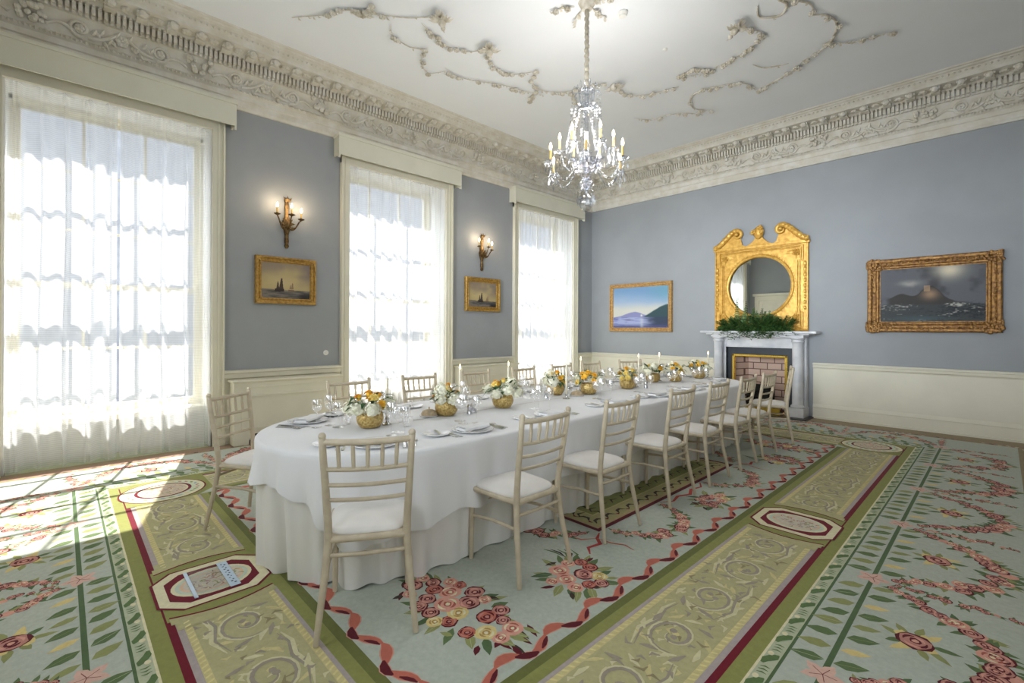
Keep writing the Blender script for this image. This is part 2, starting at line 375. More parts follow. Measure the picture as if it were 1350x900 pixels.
# ------------------------------------------------------------------ room shell
WT = 0.46                 # left wall thickness (window reveal)
OPH, OPZ0, OPZ1 = 0.83, 0.42, 3.70     # window opening half width, sill, head
def shell():
    mb = MB(); mb.box(X0 - 0.6, X1 + 0.3, Y0 - 0.3, Y1 + 0.3, -0.25, -0.005); struct(mb.build('floor', M['wood_floor']), 'floorboards under the carpet')
    mb = MB(); mb.box(X0 - WT, X1 + 0.3, Y0 - 0.3, Y1 + 0.3, ZC, ZC + 0.2); struct(mb.build('ceiling', M['ceiling']), 'white plaster ceiling')
    mb = MB()
    ys = [Y0 - 0.3]
    for w in WIN_Y: ys += [w - OPH, w + OPH]
    ys.append(Y1 + 0.3)
    for i in range(0, len(ys), 2): mb.box(X0 - WT, X0, ys[i], ys[i + 1], -0.1, ZC)
    for w in WIN_Y:
        mb.box(X0 - WT, X0, w - OPH, w + OPH, OPZ1, ZC)
    struct(mb.build('wall_left', M['wall']), 'blue grey window wall')
    # end wall with fireplace opening
    mb = MB(); a, b, t = -3.28, -2.37, 0.96
    mb.box(X0, a, Y1, Y1 + 0.3, -0.1, ZC); mb.box(b, X1, Y1, Y1 + 0.3, -0.1, ZC); mb.box(a, b, Y1, Y1 + 0.3, t, ZC)
    struct(mb.build('wall_end', M['wall']), 'blue grey fireplace wall')
    mb = MB(); ys = [Y0]; wins = [w for w in FILL_WIN if w[0] == 'right']
    for wl, c, hw_, za, zb in wins: mb.box(X1, X1 + 0.3, ys[-1], c - hw_, -0.1, ZC); mb.box(X1, X1 + 0.3, c - hw_, c + hw_, -0.1, za); mb.box(X1, X1 + 0.3, c - hw_, c + hw_, zb, ZC); ys.append(c + hw_)
    mb.box(X1, X1 + 0.3, ys[-1], Y1, -0.1, ZC); struct(mb.build('wall_right', M['wall']), 'blue grey right wall out of the picture')
    mb = MB(); xs = [X0]; wins = [w for w in FILL_WIN if w[0] == 'back']
    for wl, c, hw_, za, zb in wins: mb.box(xs[-1], c - hw_, Y0 - 0.3, Y0, -0.1, ZC); mb.box(c - hw_, c + hw_, Y0 - 0.3, Y0, -0.1, za); mb.box(c - hw_, c + hw_, Y0 - 0.3, Y0, zb, ZC); xs.append(c + hw_)
    mb.box(xs[-1], X1, Y0 - 0.3, Y0, -0.1, ZC); struct(mb.build('wall_back', M['wall']), 'blue grey wall behind the camera')
    for nw_, (wl, c, hw_, za, zb) in enumerate(FILL_WIN):  # unseen sashes put in to let fill light into the room
        root = thing('window_%d' % (4 + nw_), None, None, (c, Y0 - 0.2, 0) if wl == 'back' else (X1 + 0.2, c, 0), 0 if wl == 'back' else PI / 2); root['kind'] = 'structure'; root['label'] = 'sash window out of the picture'
        f = MB()
        for s_ in (-1, 1): f.box(s_ * hw_ - .05, s_ * hw_ + .05, -.04, .04, za, zb)
        for z in (za, (za + zb) / 2, zb): f.box(-hw_, hw_, -.039, .039, z - .04, z + .04)
        for x in (-hw_ / 3, hw_ / 3): f.box(x - .012, x + .012, -.021, .021, za, zb)
        for k in (1, 3): z = za + (zb - za) * k / 4; f.box(-hw_, hw_, -.02, .02, z - .012, z + .012)
        f.build('window_sash', M['cream'], root)
        g = MB(); g.add([(-hw_, 0, za), (hw_, 0, za), (hw_, 0, zb), (-hw_, 0, zb)], [(0, 1, 2, 3)]); g.build('pane', M['pane'], root)
shell()

# dado panelling, chair rail, baseboard profile (p outwards, z)
def wall_strip(segs, prof, name, m, label):
    """segs: list of (wall, a, b); prof: list of (p, z) closed against the wall"""
    mb = MB()
    for wall, a, b in segs:
        if wall == 'left': pts = [(X0 + p, z) for p, z in prof]; mb.prism(pts, 'y', a, b)
        if wall == 'right': pts = [(X1 - p, z) for p, z in prof]; mb.prism(pts, 'y', a, b)
        if wall == 'end': pts = [(Y1 - p, z) for p, z in prof]; mb.prism(pts, 'x', a, b)
        if wall == 'back': pts = [(Y0 + p, z) for p, z in prof]; mb.prism(pts, 'x', a, b)
    return struct(mb.build(name, m), label)
CAS = 0.95
lsegs = [('left', Y0, WIN_Y[0] - CAS), ('left', WIN_Y[0] + CAS, WIN_Y[1] - CAS), ('left', WIN_Y[1] + CAS, WIN_Y[2] - CAS), ('left', WIN_Y[2] + CAS, Y1)]
esegs = [('end', X0, -3.62), ('end', -2.06, X1)]
rsegs = [('right', Y0, Y1)]; bsegs = [('back', -4.3, X1)]
PANEL = [(0.0, 0.0), (0.014, 0.0), (0.014, 0.80), (0.0, 0.80)]
RAIL = [(0.0, 0.775), (0.02, 0.775), (0.024, 0.79), (0.04, 0.80), (0.044, 0.835), (0.055, 0.845), (0.055, 0.862), (0.045, 0.87), (0.0, 0.87)]
LRAIL = [(0.0, 0.75), (0.02, 0.75), (0.024, 0.765), (0.05, 0.78), (0.056, 0.83), (0.075, 0.84), (0.075, 0.86), (0.06, 0.87), (0.0, 0.87)]
BASE = [(0.0, 0.0), (0.04, 0.0), (0.04, 0.03), (0.028, 0.035), (0.028, 0.165), (0.034, 0.175), (0.022, 0.205), (0.014, 0.225), (0.0, 0.225)]
for wname, sg in (('left', lsegs), ('end', esegs), ('right', rsegs), ('back', bsegs)):
    wall_strip(sg, BASE, 'baseboard_' + wname, M['cream'], 'cream baseboard')
n_tr = 0
for wname, sg in (('left', lsegs), ('end', esegs), ('right', rsegs), ('back', bsegs)):
    n_tr += 1; wall_strip(sg, PANEL, 'trim_%d' % n_tr, M['cream'], 'cream dado panel')
    n_tr += 1; wall_strip(sg, LRAIL if wname == 'left' else RAIL, 'trim_%d' % n_tr, M['cream'], 'cream chair rail')

# ---- cornice: profile swept round the room with mitred corners
CPROF = [(0.0, 4.00), (0.03, 4.00), (0.034, 4.02), (0.045, 4.035), (0.045, 4.10), (0.06, 4.11), (0.06, 4.165), (0.075, 4.175), (0.09, 4.19), (0.075, 4.212),
         (0.065, 4.218), (0.075, 4.26), (0.10, 4.34), (0.145, 4.40), (0.16, 4.405), (0.165, 4.42), (0.165, 4.515), (0.235, 4.52), (0.245, 4.54), (0.26, 4.55), (0.40, 4.558),
         (0.42, 4.565), (0.43, 4.60), (0.445, 4.615), (0.455, 4.635), (0.47, 4.655), (0.50, 4.665), (0.51, 4.68), (0.53, 4.685), (0.54, 4.70), (0.0, 4.70)]
def cornice():
    global n_tr
    mb = MB(); vs = []; fs = []
    for p, z in CPROF: vs += [(X0 + p, Y0 + p, z), (X1 - p, Y0 + p, z), (X1 - p, Y1 - p, z), (X0 + p, Y1 - p, z)]
    for i in range(len(CPROF) - 1):
        for k in range(4):
            k2 = (k + 1) % 4; fs.append((i * 4 + k, i * 4 + k2, i * 4 + 4 + k2, i * 4 + 4 + k))
    mb.add(vs, fs)
    n_tr += 1; struct(mb.build('trim_%d' % n_tr, M['plaster'], smooth=True, sharp=25), 'deep moulded plaster cornice')
    # ornament along each wall: frame at (s along wall, p from wall, z)
    walls = {'left': (lambda s, p, z: (X0 + p, s, z), Y0, Y1), 'end': (lambda s, p, z: (s, Y1 - p, z), X0, X1),
             'right': (lambda s, p, z: (X1 - p, s, z), Y0, Y1), 'back': (lambda s, p, z: (s, Y0 + p, z), X0, X1)}
    for wn, (T, a, b) in walls.items():
        fine = wn in ('left', 'end')
        mb = MB()
        def B(s0, s1, p0, p1, z0, z1):
            q = [T(s, p, z) for z in (z0, z1) for s, p in ((s0, p0), (s1, p0), (s1, p1), (s0, p1))]
            mb.add(q, [(0, 3, 2, 1), (4, 5, 6, 7), (0, 1, 5, 4), (1, 2, 6, 5), (2, 3, 7, 6), (3, 0, 4, 7)])
        # dentils: tall narrow blocks with a small block above and below
        st = 0.047
        n = int((b - a - 0.36) / st)
        for i in range(n):
            s = a + 0.18 + st * i
            B(s, s + 0.029, 0.15, 0.225, 4.425, 4.515)
            if fine:
                B(s + 0.004, s + 0.025, 0.22, 0.24, 4.50, 4.535); B(s + 0.002, s + 0.027, 0.14, 0.19, 4.40, 4.425)
        # upper bead row and lower bead-and-reel
        st = 0.055
        for i in range(int((b - a - 0.9) / st)):
            s = a + 0.45 + st * i; mb.octa(T(s, 0.456, 4.634), 0.022, 0.018)
        st = 0.07
        for i in range(int((b - a - 0.2) / st)):
            s = a + 0.1 + st * i; mb.octa(T(s, 0.092, 4.192), 0.026, 0.02); 
            mb.octa(T(s + 0.035, 0.090, 4.192), 0.013, 0.02)
        # modillions with rosettes between
        st = 0.25; n = int((b - a - 0.7) / st)
        for i in range(n):
            s = a + 0.36 + (b - a - 0.72 - st * (n - 1)) / 2 + st * i
            B(s - 0.045, s + 0.045, 0.24, 0.34, 4.50, 4.552); B(s - 0.05, s + 0.05, 0.33, 0.395, 4.525, 4.552)
            for k in range(4):
                an = PI * k / 4 + 0.2; c = T(s + 0.02 * math.cos(an) * 1.2, 0.40, 4.545)
            mb.ball(T(s, 0.395, 4.525), 0.042, 8, 4, (1, 1, 0.9))
            if fine:
                s2 = s + st / 2; c = T(s2, 0.32, 4.548)
                for k in range(6):
                    an = 2 * PI * k / 6; mb.ball((c[0] + 0.028 * math.cos(an), c[1] + 0.028 * math.sin(an), c[2]), 0.026, 6, 4, (1, 1, 0.9))
                mb.ball(c, 0.018, 6, 4)
        # foliage frieze: flower clusters, scrolls and rosettes
        if fine:
            L = 1.28; n = max(1, round((b - a) / L)); L = (b - a) / n
            def F(s, u, lift=0.0):   # u 0..1 up the frieze
                p = 0.07 + 0.065 * max(0.0, u) ** 1.5 + lift; return T(s, p, 4.225 + 0.17 * u)
            r2 = random.Random(3)
            for i in range(n):
                s0 = a + L * (i + 0.5)
                for k in range(16):
                    q = F(s0 + r2.uniform(-0.12, 0.12), r2.uniform(0.15, 0.9), 0.02 + r2.random() * 0.02)
                    mb.ball(q, r2.uniform(0.020, 0.034), 7, 4)
                for sg in (-1, 1):
                    c0 = s0 + sg * 0.36
                    pts = []
                    for k in range(26):
                        t = k / 25; an = -PI * 0.6 + t * 3.2 * PI; rr = 0.075 * (1 - 0.8 * t)
                        pts.append(F(c0 + sg * -rr * math.cos(an) * 1.1, 0.5 + rr * math.sin(an) / 0.17, 0.012))
                    mb.tube(pts, [0.018 * (1 - 0.5 * k / 25) for k in range(26)], 6)
                    for k in range(5):
                        an = 2 * PI * k / 5; mb.ball(F(c0 + 0.02 * math.cos(an), 0.5 + 0.02 * math.sin(an) / 0.17, 0.02), 0.02, 6, 4)
                    mb.tube([F(s0 + sg * (0.12 + 0.2 * t), 0.25 + 0.25 * math.sin(t * PI), 0.012) for t in [k / 8 for k in range(9)]], 0.015, 6)
                    mb.tube([F(s0 + sg * (0.42 + 0.22 * t), 0.15 + 0.6 * t * t, 0.012) for t in [k / 8 for k in range(9)]], 0.016, 6)
                    for k in range(7):
                        q = Vector(F(s0 + sg * (0.45 + 0.03 * k), 0.35 + 0.25 * math.sin(k * 1.3), 0.012))
                        q2 = Vector(F(s0 + sg * (0.45 + 0.03 * k) + 0.03, 0.35 + 0.25 * math.sin(k * 1.3) + 0.3 * (-1) ** k, 0.02)); mb.tube([q, (q + q2) / 2, q2], [0.010, 0.019, 0.005], 5)
                c0 = a + L * i
                for k in range(6):
                    an = 2 * PI * k / 6; mb.ball(F(c0 + 0.032 * math.cos(an) + 1e-3, 0.5 + 0.032 * math.sin(an) / 0.17, 0.012), 0.028, 6, 4, (1, 1, 1))
                mb.ball(F(c0, 0.5, 0.03), 0.014, 6, 4)
        n_tr += 1; struct(mb.build('trim_%d' % n_tr, M['plaster']), 'carved ornament of the cornice')
cornice()

# ---- windows
def window(i, wy):
    root = thing('window_%d' % (i + 1), None, None, (X0 - WT, wy, 0)); root['kind'] = 'structure'; root['label'] = 'tall sash window behind sheer curtains'
    fr = MB()
    for s in (-1, 1): fr.box(-0.10, 0.05, s * OPH - 0.04, s * OPH + 0.04, OPZ0, OPZ1)
    fr.box(-0.10, 0.05, -OPH, OPH, OPZ1 - 0.06, OPZ1 + 0.02); fr.build('window_frame', M['cream'], root)
    sl_ = MB(); sl_.box(-0.14, 0.30, -OPH, OPH, OPZ0 - 0.03, OPZ0 + 0.035); sl_.build('window_sill', M['cream'], root, bevel=0.008)
    h = OPH - 0.04; mid = 1.82
    for nm, za, zb, xo in (('lower_sash', OPZ0 + 0.03, mid + 0.03, 0.0), ('upper_sash', mid - 0.03, OPZ1 - 0.05, -0.045)):
        s_ = MB()
        s_.box(xo - 0.021, xo + 0.021, -h, -h + 0.055, za - .001, zb + .001); s_.box(xo - 0.021, xo + 0.021, h - 0.055, h, za - .001, zb + .001)
        s_.box(xo - 0.02, xo + 0.02, -h, h, za, za + (0.09 if nm == 'lower_sash' else 0.05)); s_.box(xo - 0.02, xo + 0.02, -h, h, zb - 0.055, zb)
        for k in (1, 2):
            yy = -h + 2 * h * k / 3; s_.box(xo - 0.0145, xo + 0.0145, yy - 0.012, yy + 0.012, za, zb)
        nr = 2 if nm == 'lower_sash' else 3
        for k in range(1, nr):
            zz = za + (zb - za) * k / nr; s_.box(xo - 0.014, xo + 0.014, -h, h, zz - 0.013, zz + 0.013)
        so = s_.build(nm, M['cream'], root)
        g = MB(); g.add([(xo, -h, za), (xo, h, za), (xo, h, zb), (xo, -h, zb)], [(0, 1, 2, 3)]); g.build('pane', M['pane'], so)
    ap = MB(); ap.box(-0.06, 0.06, -OPH, OPH, -0.01, OPZ0 - 0.03); ap.box(0.06, 0.08, -OPH, OPH, -0.01, 0.2); ap.build('apron_panel', M['whitewood'], root)
    rv = MB()
    for s in (-1, 1): rv.box(0.05, WT, s * OPH - 0.015, s * OPH + 0.015, -0.01, OPZ1)
    rv.box(0.05, WT, -OPH, OPH, OPZ1 - 0.015, OPZ1 + 0.015); rv.build('reveal_lining', M['whitewood'], root)
    # architrave on the room side
    ar = MB()
    for s in (-1, 1):
        a0, a1 = s * OPH, s * CAS
        ya, yb = min(a0, a1), max(a0, a1)
        ar.box(WT, WT + 0.045, ya, yb, 0, 3.76)
        e = s * (CAS - 0.02); ar.box(WT + 0.045, WT + 0.07, min(e, s * CAS), max(e, s * CAS), 0, 3.76)
        e2 = s * (OPH + 0.05); ar.box(WT + 0.045, WT + 0.056, min(e2, e2 + s * 0.02), max(e2, e2 + s * 0.02), 0.16, 3.76)
        ar.box(WT, WT + 0.075, min(a0, s * (CAS + 0.008)), max(a0, s * (CAS + 0.008)), 0, 0.16)
    ar.box(WT, WT + 0.043, -CAS, CAS, 3.68, 3.80); ar.build('architrave', M['cream'], root)
for i, wy in enumerate(WIN_Y): window(i, wy)

WHICH = ['nearest', 'middle', 'far']
def pelmet(i, wy):
    root = thing('pelmet', 'cream painted pelmet box over the %s window' % WHICH[i], 'pelmet', (X0 + 0.002, wy, 3.74), 0, 'pelmets over the three windows')
    mb = MB(); h = 1.04
    mb.box(0.15, 0.17, -h, h, 0, 0.275); mb.box(0, 0.15, -h, -h + 0.02, 0, 0.275); mb.box(0, 0.15, h - 0.02, h, 0, 0.275)
    mb.build('pelmet_board', M['pelmet'], root)
    t = MB(); t.box(0, 0.182, -h - 0.012, h + 0.012, 0.245, 0.285); t.build('top_moulding', M['pelmet'], root, bevel=0.006)
    for s in (-1, 1):
        e = MB(); e.prism([(0.171, 0.0), (0.171, -0.05), (0.12, -0.03), (0.10, 0.0)], 'y', s * h - 0.02 * (s > 0), s * h + 0.02 * (s < 0))
        e.build('end_bracket', M['pelmet'], root)
for i, wy in enumerate(WIN_Y): pelmet(i, wy)

def curtain(i, wy, side):
    r = random.Random(i * 5 + side * 2 + 11)
    y_out = side * (OPH + 0.07); y_in = side * 0.012
    n = 260; m = 40
    ph = [r.uniform(0, 6.28) for _ in range(6)]
    fq = [r.uniform(4.2, 5.2), r.uniform(8.5, 10), r.uniform(13, 15.5), r.uniform(2.2, 3)]
    def fn(u, v):
        yl = y_out + (y_in - y_out) * u
        z = 0.012 + 3.79 * v
        k = 1 - v
        a = 0.050 + 0.030 * k
        w = u * 1.0
        f = math.sin(2 * PI * fq[0] * w + ph[0]) * 0.65 + math.sin(2 * PI * fq[1] * w + ph[1] + 0.6 * v) * 0.42 + math.sin(2 * PI * fq[2] * w + ph[2]) * 0.16 * (0.5 + v)
        f = math.tanh(1.35 * f)
        x = a * f * (0.85 + 0.25 * math.sin(fq[3] * 2 * PI * w + ph[3])) + 0.012 * math.sin(3.0 * v + ph[4] + 3 * w)
        yw = yl + 0.012 * math.sin(2.2 * v * PI + ph[5]) * math.sin(PI * u) + 0.35 * a * math.cos(2 * PI * fq[0] * w + ph[0]) * math.sin(PI * u)
        if z < 0.05: x += 0.01 * math.sin(40 * w)
        return (x, yw, z)
    root = thing('sheer_curtain', '%s sheer white curtain drawn across the %s window' % ('far-side' if side > 0 else 'near-side', WHICH[i]), 'curtain', (X0 - 0.055, wy, 0), 0, 'sheer curtains in the windows')
    mb = MB(); mb.grid(n, m, fn); mb.build('curtain_panel', M['sheer'], root, smooth=True, sharp=180)
    hd = MB(); hd.tube([(0, y_out, 3.80), (0, y_in, 3.80)], 0.014, 8); hd.build('curtain_rod', M['white'], root)
for i, wy in enumerate(WIN_Y):
    for sd in (-1, 1): curtain(i, wy, sd)

# ---- the terrace across the street
def terrace():
    root = thing('terrace_building', 'dark brick terrace across the street, dim behind the sheer curtains', 'building', (-21.0, 3.5, -4.5))
    mb = MB(); mb.box(-3, 0, -46, 40, 0, 15.5); mb.build('brick_facade', M['darkbrick'], root)
    pv = MB(); pv.box(0, 14.0, -46, 40, -0.3, 0); pv.build('street_paving', M['street'], root)
    root['kind'] = 'structure'
terrace()
# ---- back wall double door (seen in the mirror)
def door():
    root = thing('door_1', None, None, (-5.23, Y0, 0)); root['kind'] = 'structure'; root['label'] = 'white panelled double door behind the camera'
    mb = MB(); w = 0.78; H = 2.42
    for s in (-1, 1): mb.box(s * w - 0.0 if s > 0 else -w - 0.15, w + 0.15 if s > 0 else -w, 0, 0.06, 0, H + 0.02)
    mb.box(-w - 0.149, w + 0.149, 0, 0.058, H, H + 0.16); mb.box(-w - 0.2, w + 0.2, 0, 0.12, H + 0.16, H + 0.25); mb.build('door_casing', M['cream'], root, bevel=0.006)
    for s in (-1, 1):
        lf = MB(); x0, x1 = (0.004, w) if s > 0 else (-w, -0.004)
        lf.box(x0, x1, 0.0, 0.02, 0.01, H)
        for z0, z1 in ((0.01, 0.2), (0.86, 1.0), (1.72, 1.84), (H - 0.12, H)): lf.box(x0 + .001, x1 - .001, 0.02, 0.034, z0 + .001, z1 - .001)
        for xa in (x0, x1 - 0.1): lf.box(xa, xa + 0.1, 0.02, 0.036, 0.01, H)
        lo = lf.build('door_leaf', M['cream'], root)
        k = MB(); k.ball((s * 0.06, 0.07, 1.02), 0.028); k.tube([(s * 0.06, 0.03, 1.02), (s * 0.06, 0.07, 1.02)], 0.012); k.build('door_knob', M['brass'], lo, smooth=True)
door()

# ------------------------------------------------------------------ carpet (woven pattern as coloured faces of one mesh)
C_FIELD = (180, 186, 173); C_GREEN = (140, 142, 80); C_PALE = (182, 188, 158); C_DKG = (84, 106, 70); C_RED = (112, 20, 38)
C_CREAM = (222, 214, 178); C_PANEL = (180, 174, 130); C_MAUVE = (172, 160, 156); C_ROPE = (206, 194, 140); C_CORAL = (188, 106, 88)
C_PINK = (216, 158, 140); C_MAROON = (92, 22, 34); C_LEAF = (96, 116, 74); C_LEAF2 = (146, 150, 96); C_ROSE = (190, 132, 120); C_YEL = (216, 196, 132)
C_DARK = (66, 54, 44); C_GOLD = (150, 134, 104)
CX, CY, HX, HY_ = -2.98, 3.80, 2.208, 3.445
def carpet():
    mb = MB(); r = random.Random(21)
    def poly(pts, col, lv): mb.add([(x, y, lv * 0.00022 + (len(mb.f) % 170) * 1.1e-6) for x, y in pts], [tuple(range(len(pts)))], col)
    def area(pts): return sum(pts[i - 1][0] * pts[i][1] - pts[i][0] * pts[i - 1][1] for i in range(len(pts)))
    def P(T, pts, col, lv):
        q = [T(*p) for p in pts]
        ar = area(q)
        if abs(ar) < 1e-9: return
        if ar < 0: q.reverse()
        poly(q, col, lv)
    I = lambda x, y: (x, y)
    def quadstrip(T, pts, ws, col, lv, side=0.0):
        m = len(pts); L = []; R = []
        for i in range(m):
            a = pts[max(0, i - 1)]; b = pts[min(m - 1, i + 1)]
            dx, dy = b[0] - a[0], b[1] - a[1]; d = math.hypot(dx, dy) or 1
            nx, ny = -dy / d, dx / d; w = (ws[i] if hasattr(ws, '__len__') else ws) / 2
            L.append((pts[i][0] + nx * w * (1 + side), pts[i][1] + ny * w * (1 + side))); R.append((pts[i][0] - nx * w * (1 - side), pts[i][1] - ny * w * (1 - side)))
        for i in range(m - 1):
            P(T, [L[i], R[i], R[i + 1]], col, lv); P(T, [L[i], R[i + 1], L[i + 1]], col, lv)
    def stroke(T, pts, w, col, lv, taper=True):
        m = len(pts)
        quadstrip(T, pts, [w * (max(0.12, math.sin(PI * (0.08 + 0.84 * i / (m - 1)))) if taper else 1) for i in range(m)], col, lv)
    def ell(T, c, rx, ry, col, lv, n=28, a0=0.0): P(T, [(c[0] + rx * math.cos(a0 + 2 * PI * k / n), c[1] + ry * math.sin(a0 + 2 * PI * k / n)) for k in range(n)], col, lv)
    def leaf(T, x, y, an, L, w, col, lv, vein=None):
        c, s = math.cos(an), math.sin(an)
        q = [(0, 0), (0.3, 0.5), (0.62, 0.45), (1, 0), (0.62, -0.45), (0.3, -0.5)]
        P(T, [(x + c * L * a - s * w * b, y + s * L * a + c * w * b) for a, b in q], col, lv)
        if vein: stroke(T, [(x, y), (x + c * L * 0.9, y + s * L * 0.9)], w * 0.14, vein, lv + 1)
    def blob(T, x, y, rad, col, lv, jit=0.18, n=10, sx=1, sy=1, an=0.0):
        c, s = math.cos(an), math.sin(an); q = []
        for k in range(n):
            a = 2 * PI * k / n; rr = rad * (1 + r.uniform(-jit, jit)); u, v = rr * math.cos(a) * sx, rr * math.sin(a) * sy
            q.append((x + c * u - s * v, y + s * u + c * v))
        P(T, q, col, lv)
    def rose(T, x, y, rad, lv, kind=0):
        base, dk, hi = [(C_ROSE, C_MAROON, C_PINK), (C_PINK, (170, 92, 78), C_CREAM), (C_YEL, (176, 140, 84), C_CREAM), (C_CORAL, C_MAROON, C_ROSE)][kind]
        a0 = r.uniform(0, 6.28)
        blob(T, x, y, rad, dk if kind in (0, 3) else base, lv, 0.10, 12)
        blob(T, x, y, rad * 0.86, base, lv + 1, 0.12, 11)
        for k in range(4):
            a = a0 + k * 1.57 + r.uniform(-.3, .3); rr = rad * r.uniform(0.50, 0.66)
            stroke(T, [(x + rr * math.cos(a + t), y + rr * math.sin(a + t)) for t in (-0.75, -0.35, 0, 0.35, 0.75)], rad * 0.22, dk if k % 2 == 0 else hi, lv + 2)
        blob(T, x + rad * .05, y, rad * 0.34, dk, lv + 2, 0.2, 8); blob(T, x + rad * .05, y, rad * 0.2, hi, lv + 3, 0.2, 7)
    def bouquet(T, cx, cy, ln, wd, an, n, lv, leaves=14, rs=0.062):
        c, s = math.cos(an), math.sin(an)
        for k in range(leaves):
            a = 2 * PI * k / leaves + r.uniform(-.15, .15); u, v = ln * 0.72 * math.cos(a), wd * 0.72 * math.sin(a)
            x, y = cx + c * u - s * v, cy + s * u + c * v
            leaf(T, x, y, math.atan2(y - cy, x - cx) + r.uniform(-.5, .5), r.uniform(.09, .14), r.uniform(.035, .05), [C_LEAF, C_LEAF2, C_DKG, C_LEAF2][k % 4], lv, C_PALE if k % 2 else None)
        for k in range(leaves // 2):
            a = 2 * PI * r.random(); u, v = ln * 0.95 * math.cos(a), wd * 0.95 * math.sin(a)
            x, y = cx + c * u - s * v, cy + s * u + c * v
            leaf(T, x, y, r.uniform(0, 6.28), r.uniform(.06, .09), .028, [C_MAROON, C_LEAF2, C_DARK][k % 3], lv)
        pts = []; tries = 0
        while len(pts) < n and tries < 900:
            tries += 1
            a = r.uniform(0, 6.28); q = math.sqrt(r.random()) * 0.86; u, v = ln * q * math.cos(a), wd * q * math.sin(a)
            rad = rs * r.uniform(0.75, 1.2) * (1.15 - 0.45 * q)
            if all(math.hypot(u - p[0], v - p[1]) > (rad + p[2]) * 0.76 for p in pts): pts.append((u, v, rad))
        for k, (u, v, rad) in enumerate(pts): rose(T, cx + c * u - s * v, cy + s * u + c * v, rad, lv + 2, r.choice([0, 0, 0, 3, 1, 1, 2]))
    def swag(T, pts, lv, rs=0.03, dens=1.0):
        # a chain of small flowers along a polyline, fuller in the middle
        seg = [math.hypot(pts[i + 1][0] - pts[i][0], pts[i + 1][1] - pts[i][1]) for i in range(len(pts) - 1)]; tot = sum(seg)
        n = int(tot / (rs * 1.5) * dens)
        for k in range(n):
            t = (k + 0.5) / n; d = t * tot; i = 0
            while i < len(seg) - 1 and d > seg[i]: d -= seg[i]; i += 1
            f = d / seg[i]; x = pts[i][0] + (pts[i + 1][0] - pts[i][0]) * f; y = pts[i][1] + (pts[i + 1][1] - pts[i][1]) * f
            full = math.sin(PI * t) ** 0.8; rad = rs * (0.55 + 0.75 * full) * r.uniform(.85, 1.15)
            jx, jy = r.uniform(-1, 1) * rs * full * 1.1, r.uniform(-1, 1) * rs * full * 1.1
            for q in range(3): leaf(T, x + jx, y + jy, r.uniform(0, 6.28), rad * 2.2, rad * 0.75, r.choice([C_LEAF, C_LEAF2, C_DKG, C_LEAF]), lv)
            if k % 6 == 5: blob(T, x + jx, y + jy, rad * .8, C_PINK, lv + 1)
            else: rose(T, x + jx, y + jy, rad, lv + 2, r.choice([0, 0, 0, 1]))

    # field and outer edging
    hx, hy = HX + 0.907, HY_ + 0.907
    poly([(X0 + 0.002, Y0 + 0.002), (X1 - 0.002, Y0 + 0.002), (X1 - 0.002, Y1 - 0.002), (X0 + 0.002, Y1 - 0.002)], C_GOLD, 0)
    for wy in WIN_Y: poly([(X0 - 0.34, wy - OPH + .02), (X0 + 0.002, wy - OPH + .02), (X0 + 0.002, wy + OPH - .02), (X0 - 0.34, wy + OPH - .02)], C_PALE, 0)
    def rect(x, y, col, lv, cx=CX, cy=CY): poly([(cx - x, cy - y), (cx + x, cy - y), (cx + x, cy + y), (cx - x, cy + y)], col, lv)
    poly([(X0 + 0.1, Y0 + 0.1), (X1 - 0.1, Y0 + 0.1), (X1 - 0.1, Y1 - 0.3), (X0 + 0.1, Y1 - 0.3)], (152, 124, 106), 1); rect(hx + 0.035, hy + 0.035, C_GOLD, 2); rect(hx, hy, C_FIELD, 3)
    for nn, col in ((0.146, C_DKG), (0.134, C_PALE), (0.078, C_CREAM), (0.068, C_GREEN), (0.004, C_RED), (-0.028, C_MAUVE), (-0.055, C_ROPE), (-0.085, C_PANEL)):
        rect(HX + nn, HY_ + nn, col, 4 + [0.146, 0.134, 0.078, 0.068, 0.004, -0.028, -0.055, -0.085].index(nn))
    L0 = 12
    for nn, col in ((-0.425, C_ROPE), (-0.455, C_MAUVE), (-0.475, C_GREEN), (-0.53, (108, 112, 60)), (-0.575, C_FIELD)):
        rect(HX + nn, HY_ + nn, col, L0); L0 += 1
    # small flecks outside the edging, red border leaves
    Ts = [(lambda t, n: (CX + t, CY - HY_ - n), HX, 4, True), (lambda t, n: (CX + HX + n, CY + t), HY_, 6, True), (lambda t, n: (CX - t, CY + HY_ + n), HX, 4, True), (lambda t, n: (CX - HX - n, CY - t), HY_, 6, True)]
    for T, h, ns, _ in Ts:
        # outermost strip flecks
        t = -h - 0.9
        while t < h + 0.9:
            blob(T, t, 0.955, 0.014, r.choice([C_CREAM, C_DARK, C_GREEN]), 4, .3, 6, 1.6, 1, r.uniform(-.5, .5)); t += 0.07
        # motif strip
        t = -h - 0.1; k = 0
        while t < h + 0.1:
            quadstrip(T, [(t, .086), (t + .03, .09), (t + .07, .115), (t + .09, .125)], [.012, .03, .035, .006], (94, 118, 72), 11)
            ell(T, (t + .085, .095), .016, .012, C_CREAM, 12, 10)
            for q in range(3): stroke(T, [(t + .115 + q * .022, .088), (t + .123 + q * .022, .106), (t + .12 + q * .022, .124)], .009, (94, 118, 72), 11)
            t += 0.185; k += 1
        # ribbed rope lines
        for nn in (-0.070, -0.44):
            t = -h + 0.06
            while t < h - 0.06:
                P(T, [(t, nn - .012), (t + .012, nn + .012), (t + .024, nn + .012), (t + .012, nn - .012)], (222, 210, 150), 18); t += .036
        # stem with paired leaves, pink stars
        S = h * 2 / (ns + (0 if ns == 6 else 0)) * (0.925 if ns == 6 else 0.90)
        quadstrip(T, [(-h - .25, .279), (h + .25, .279)], .022, C_DKG, 5)
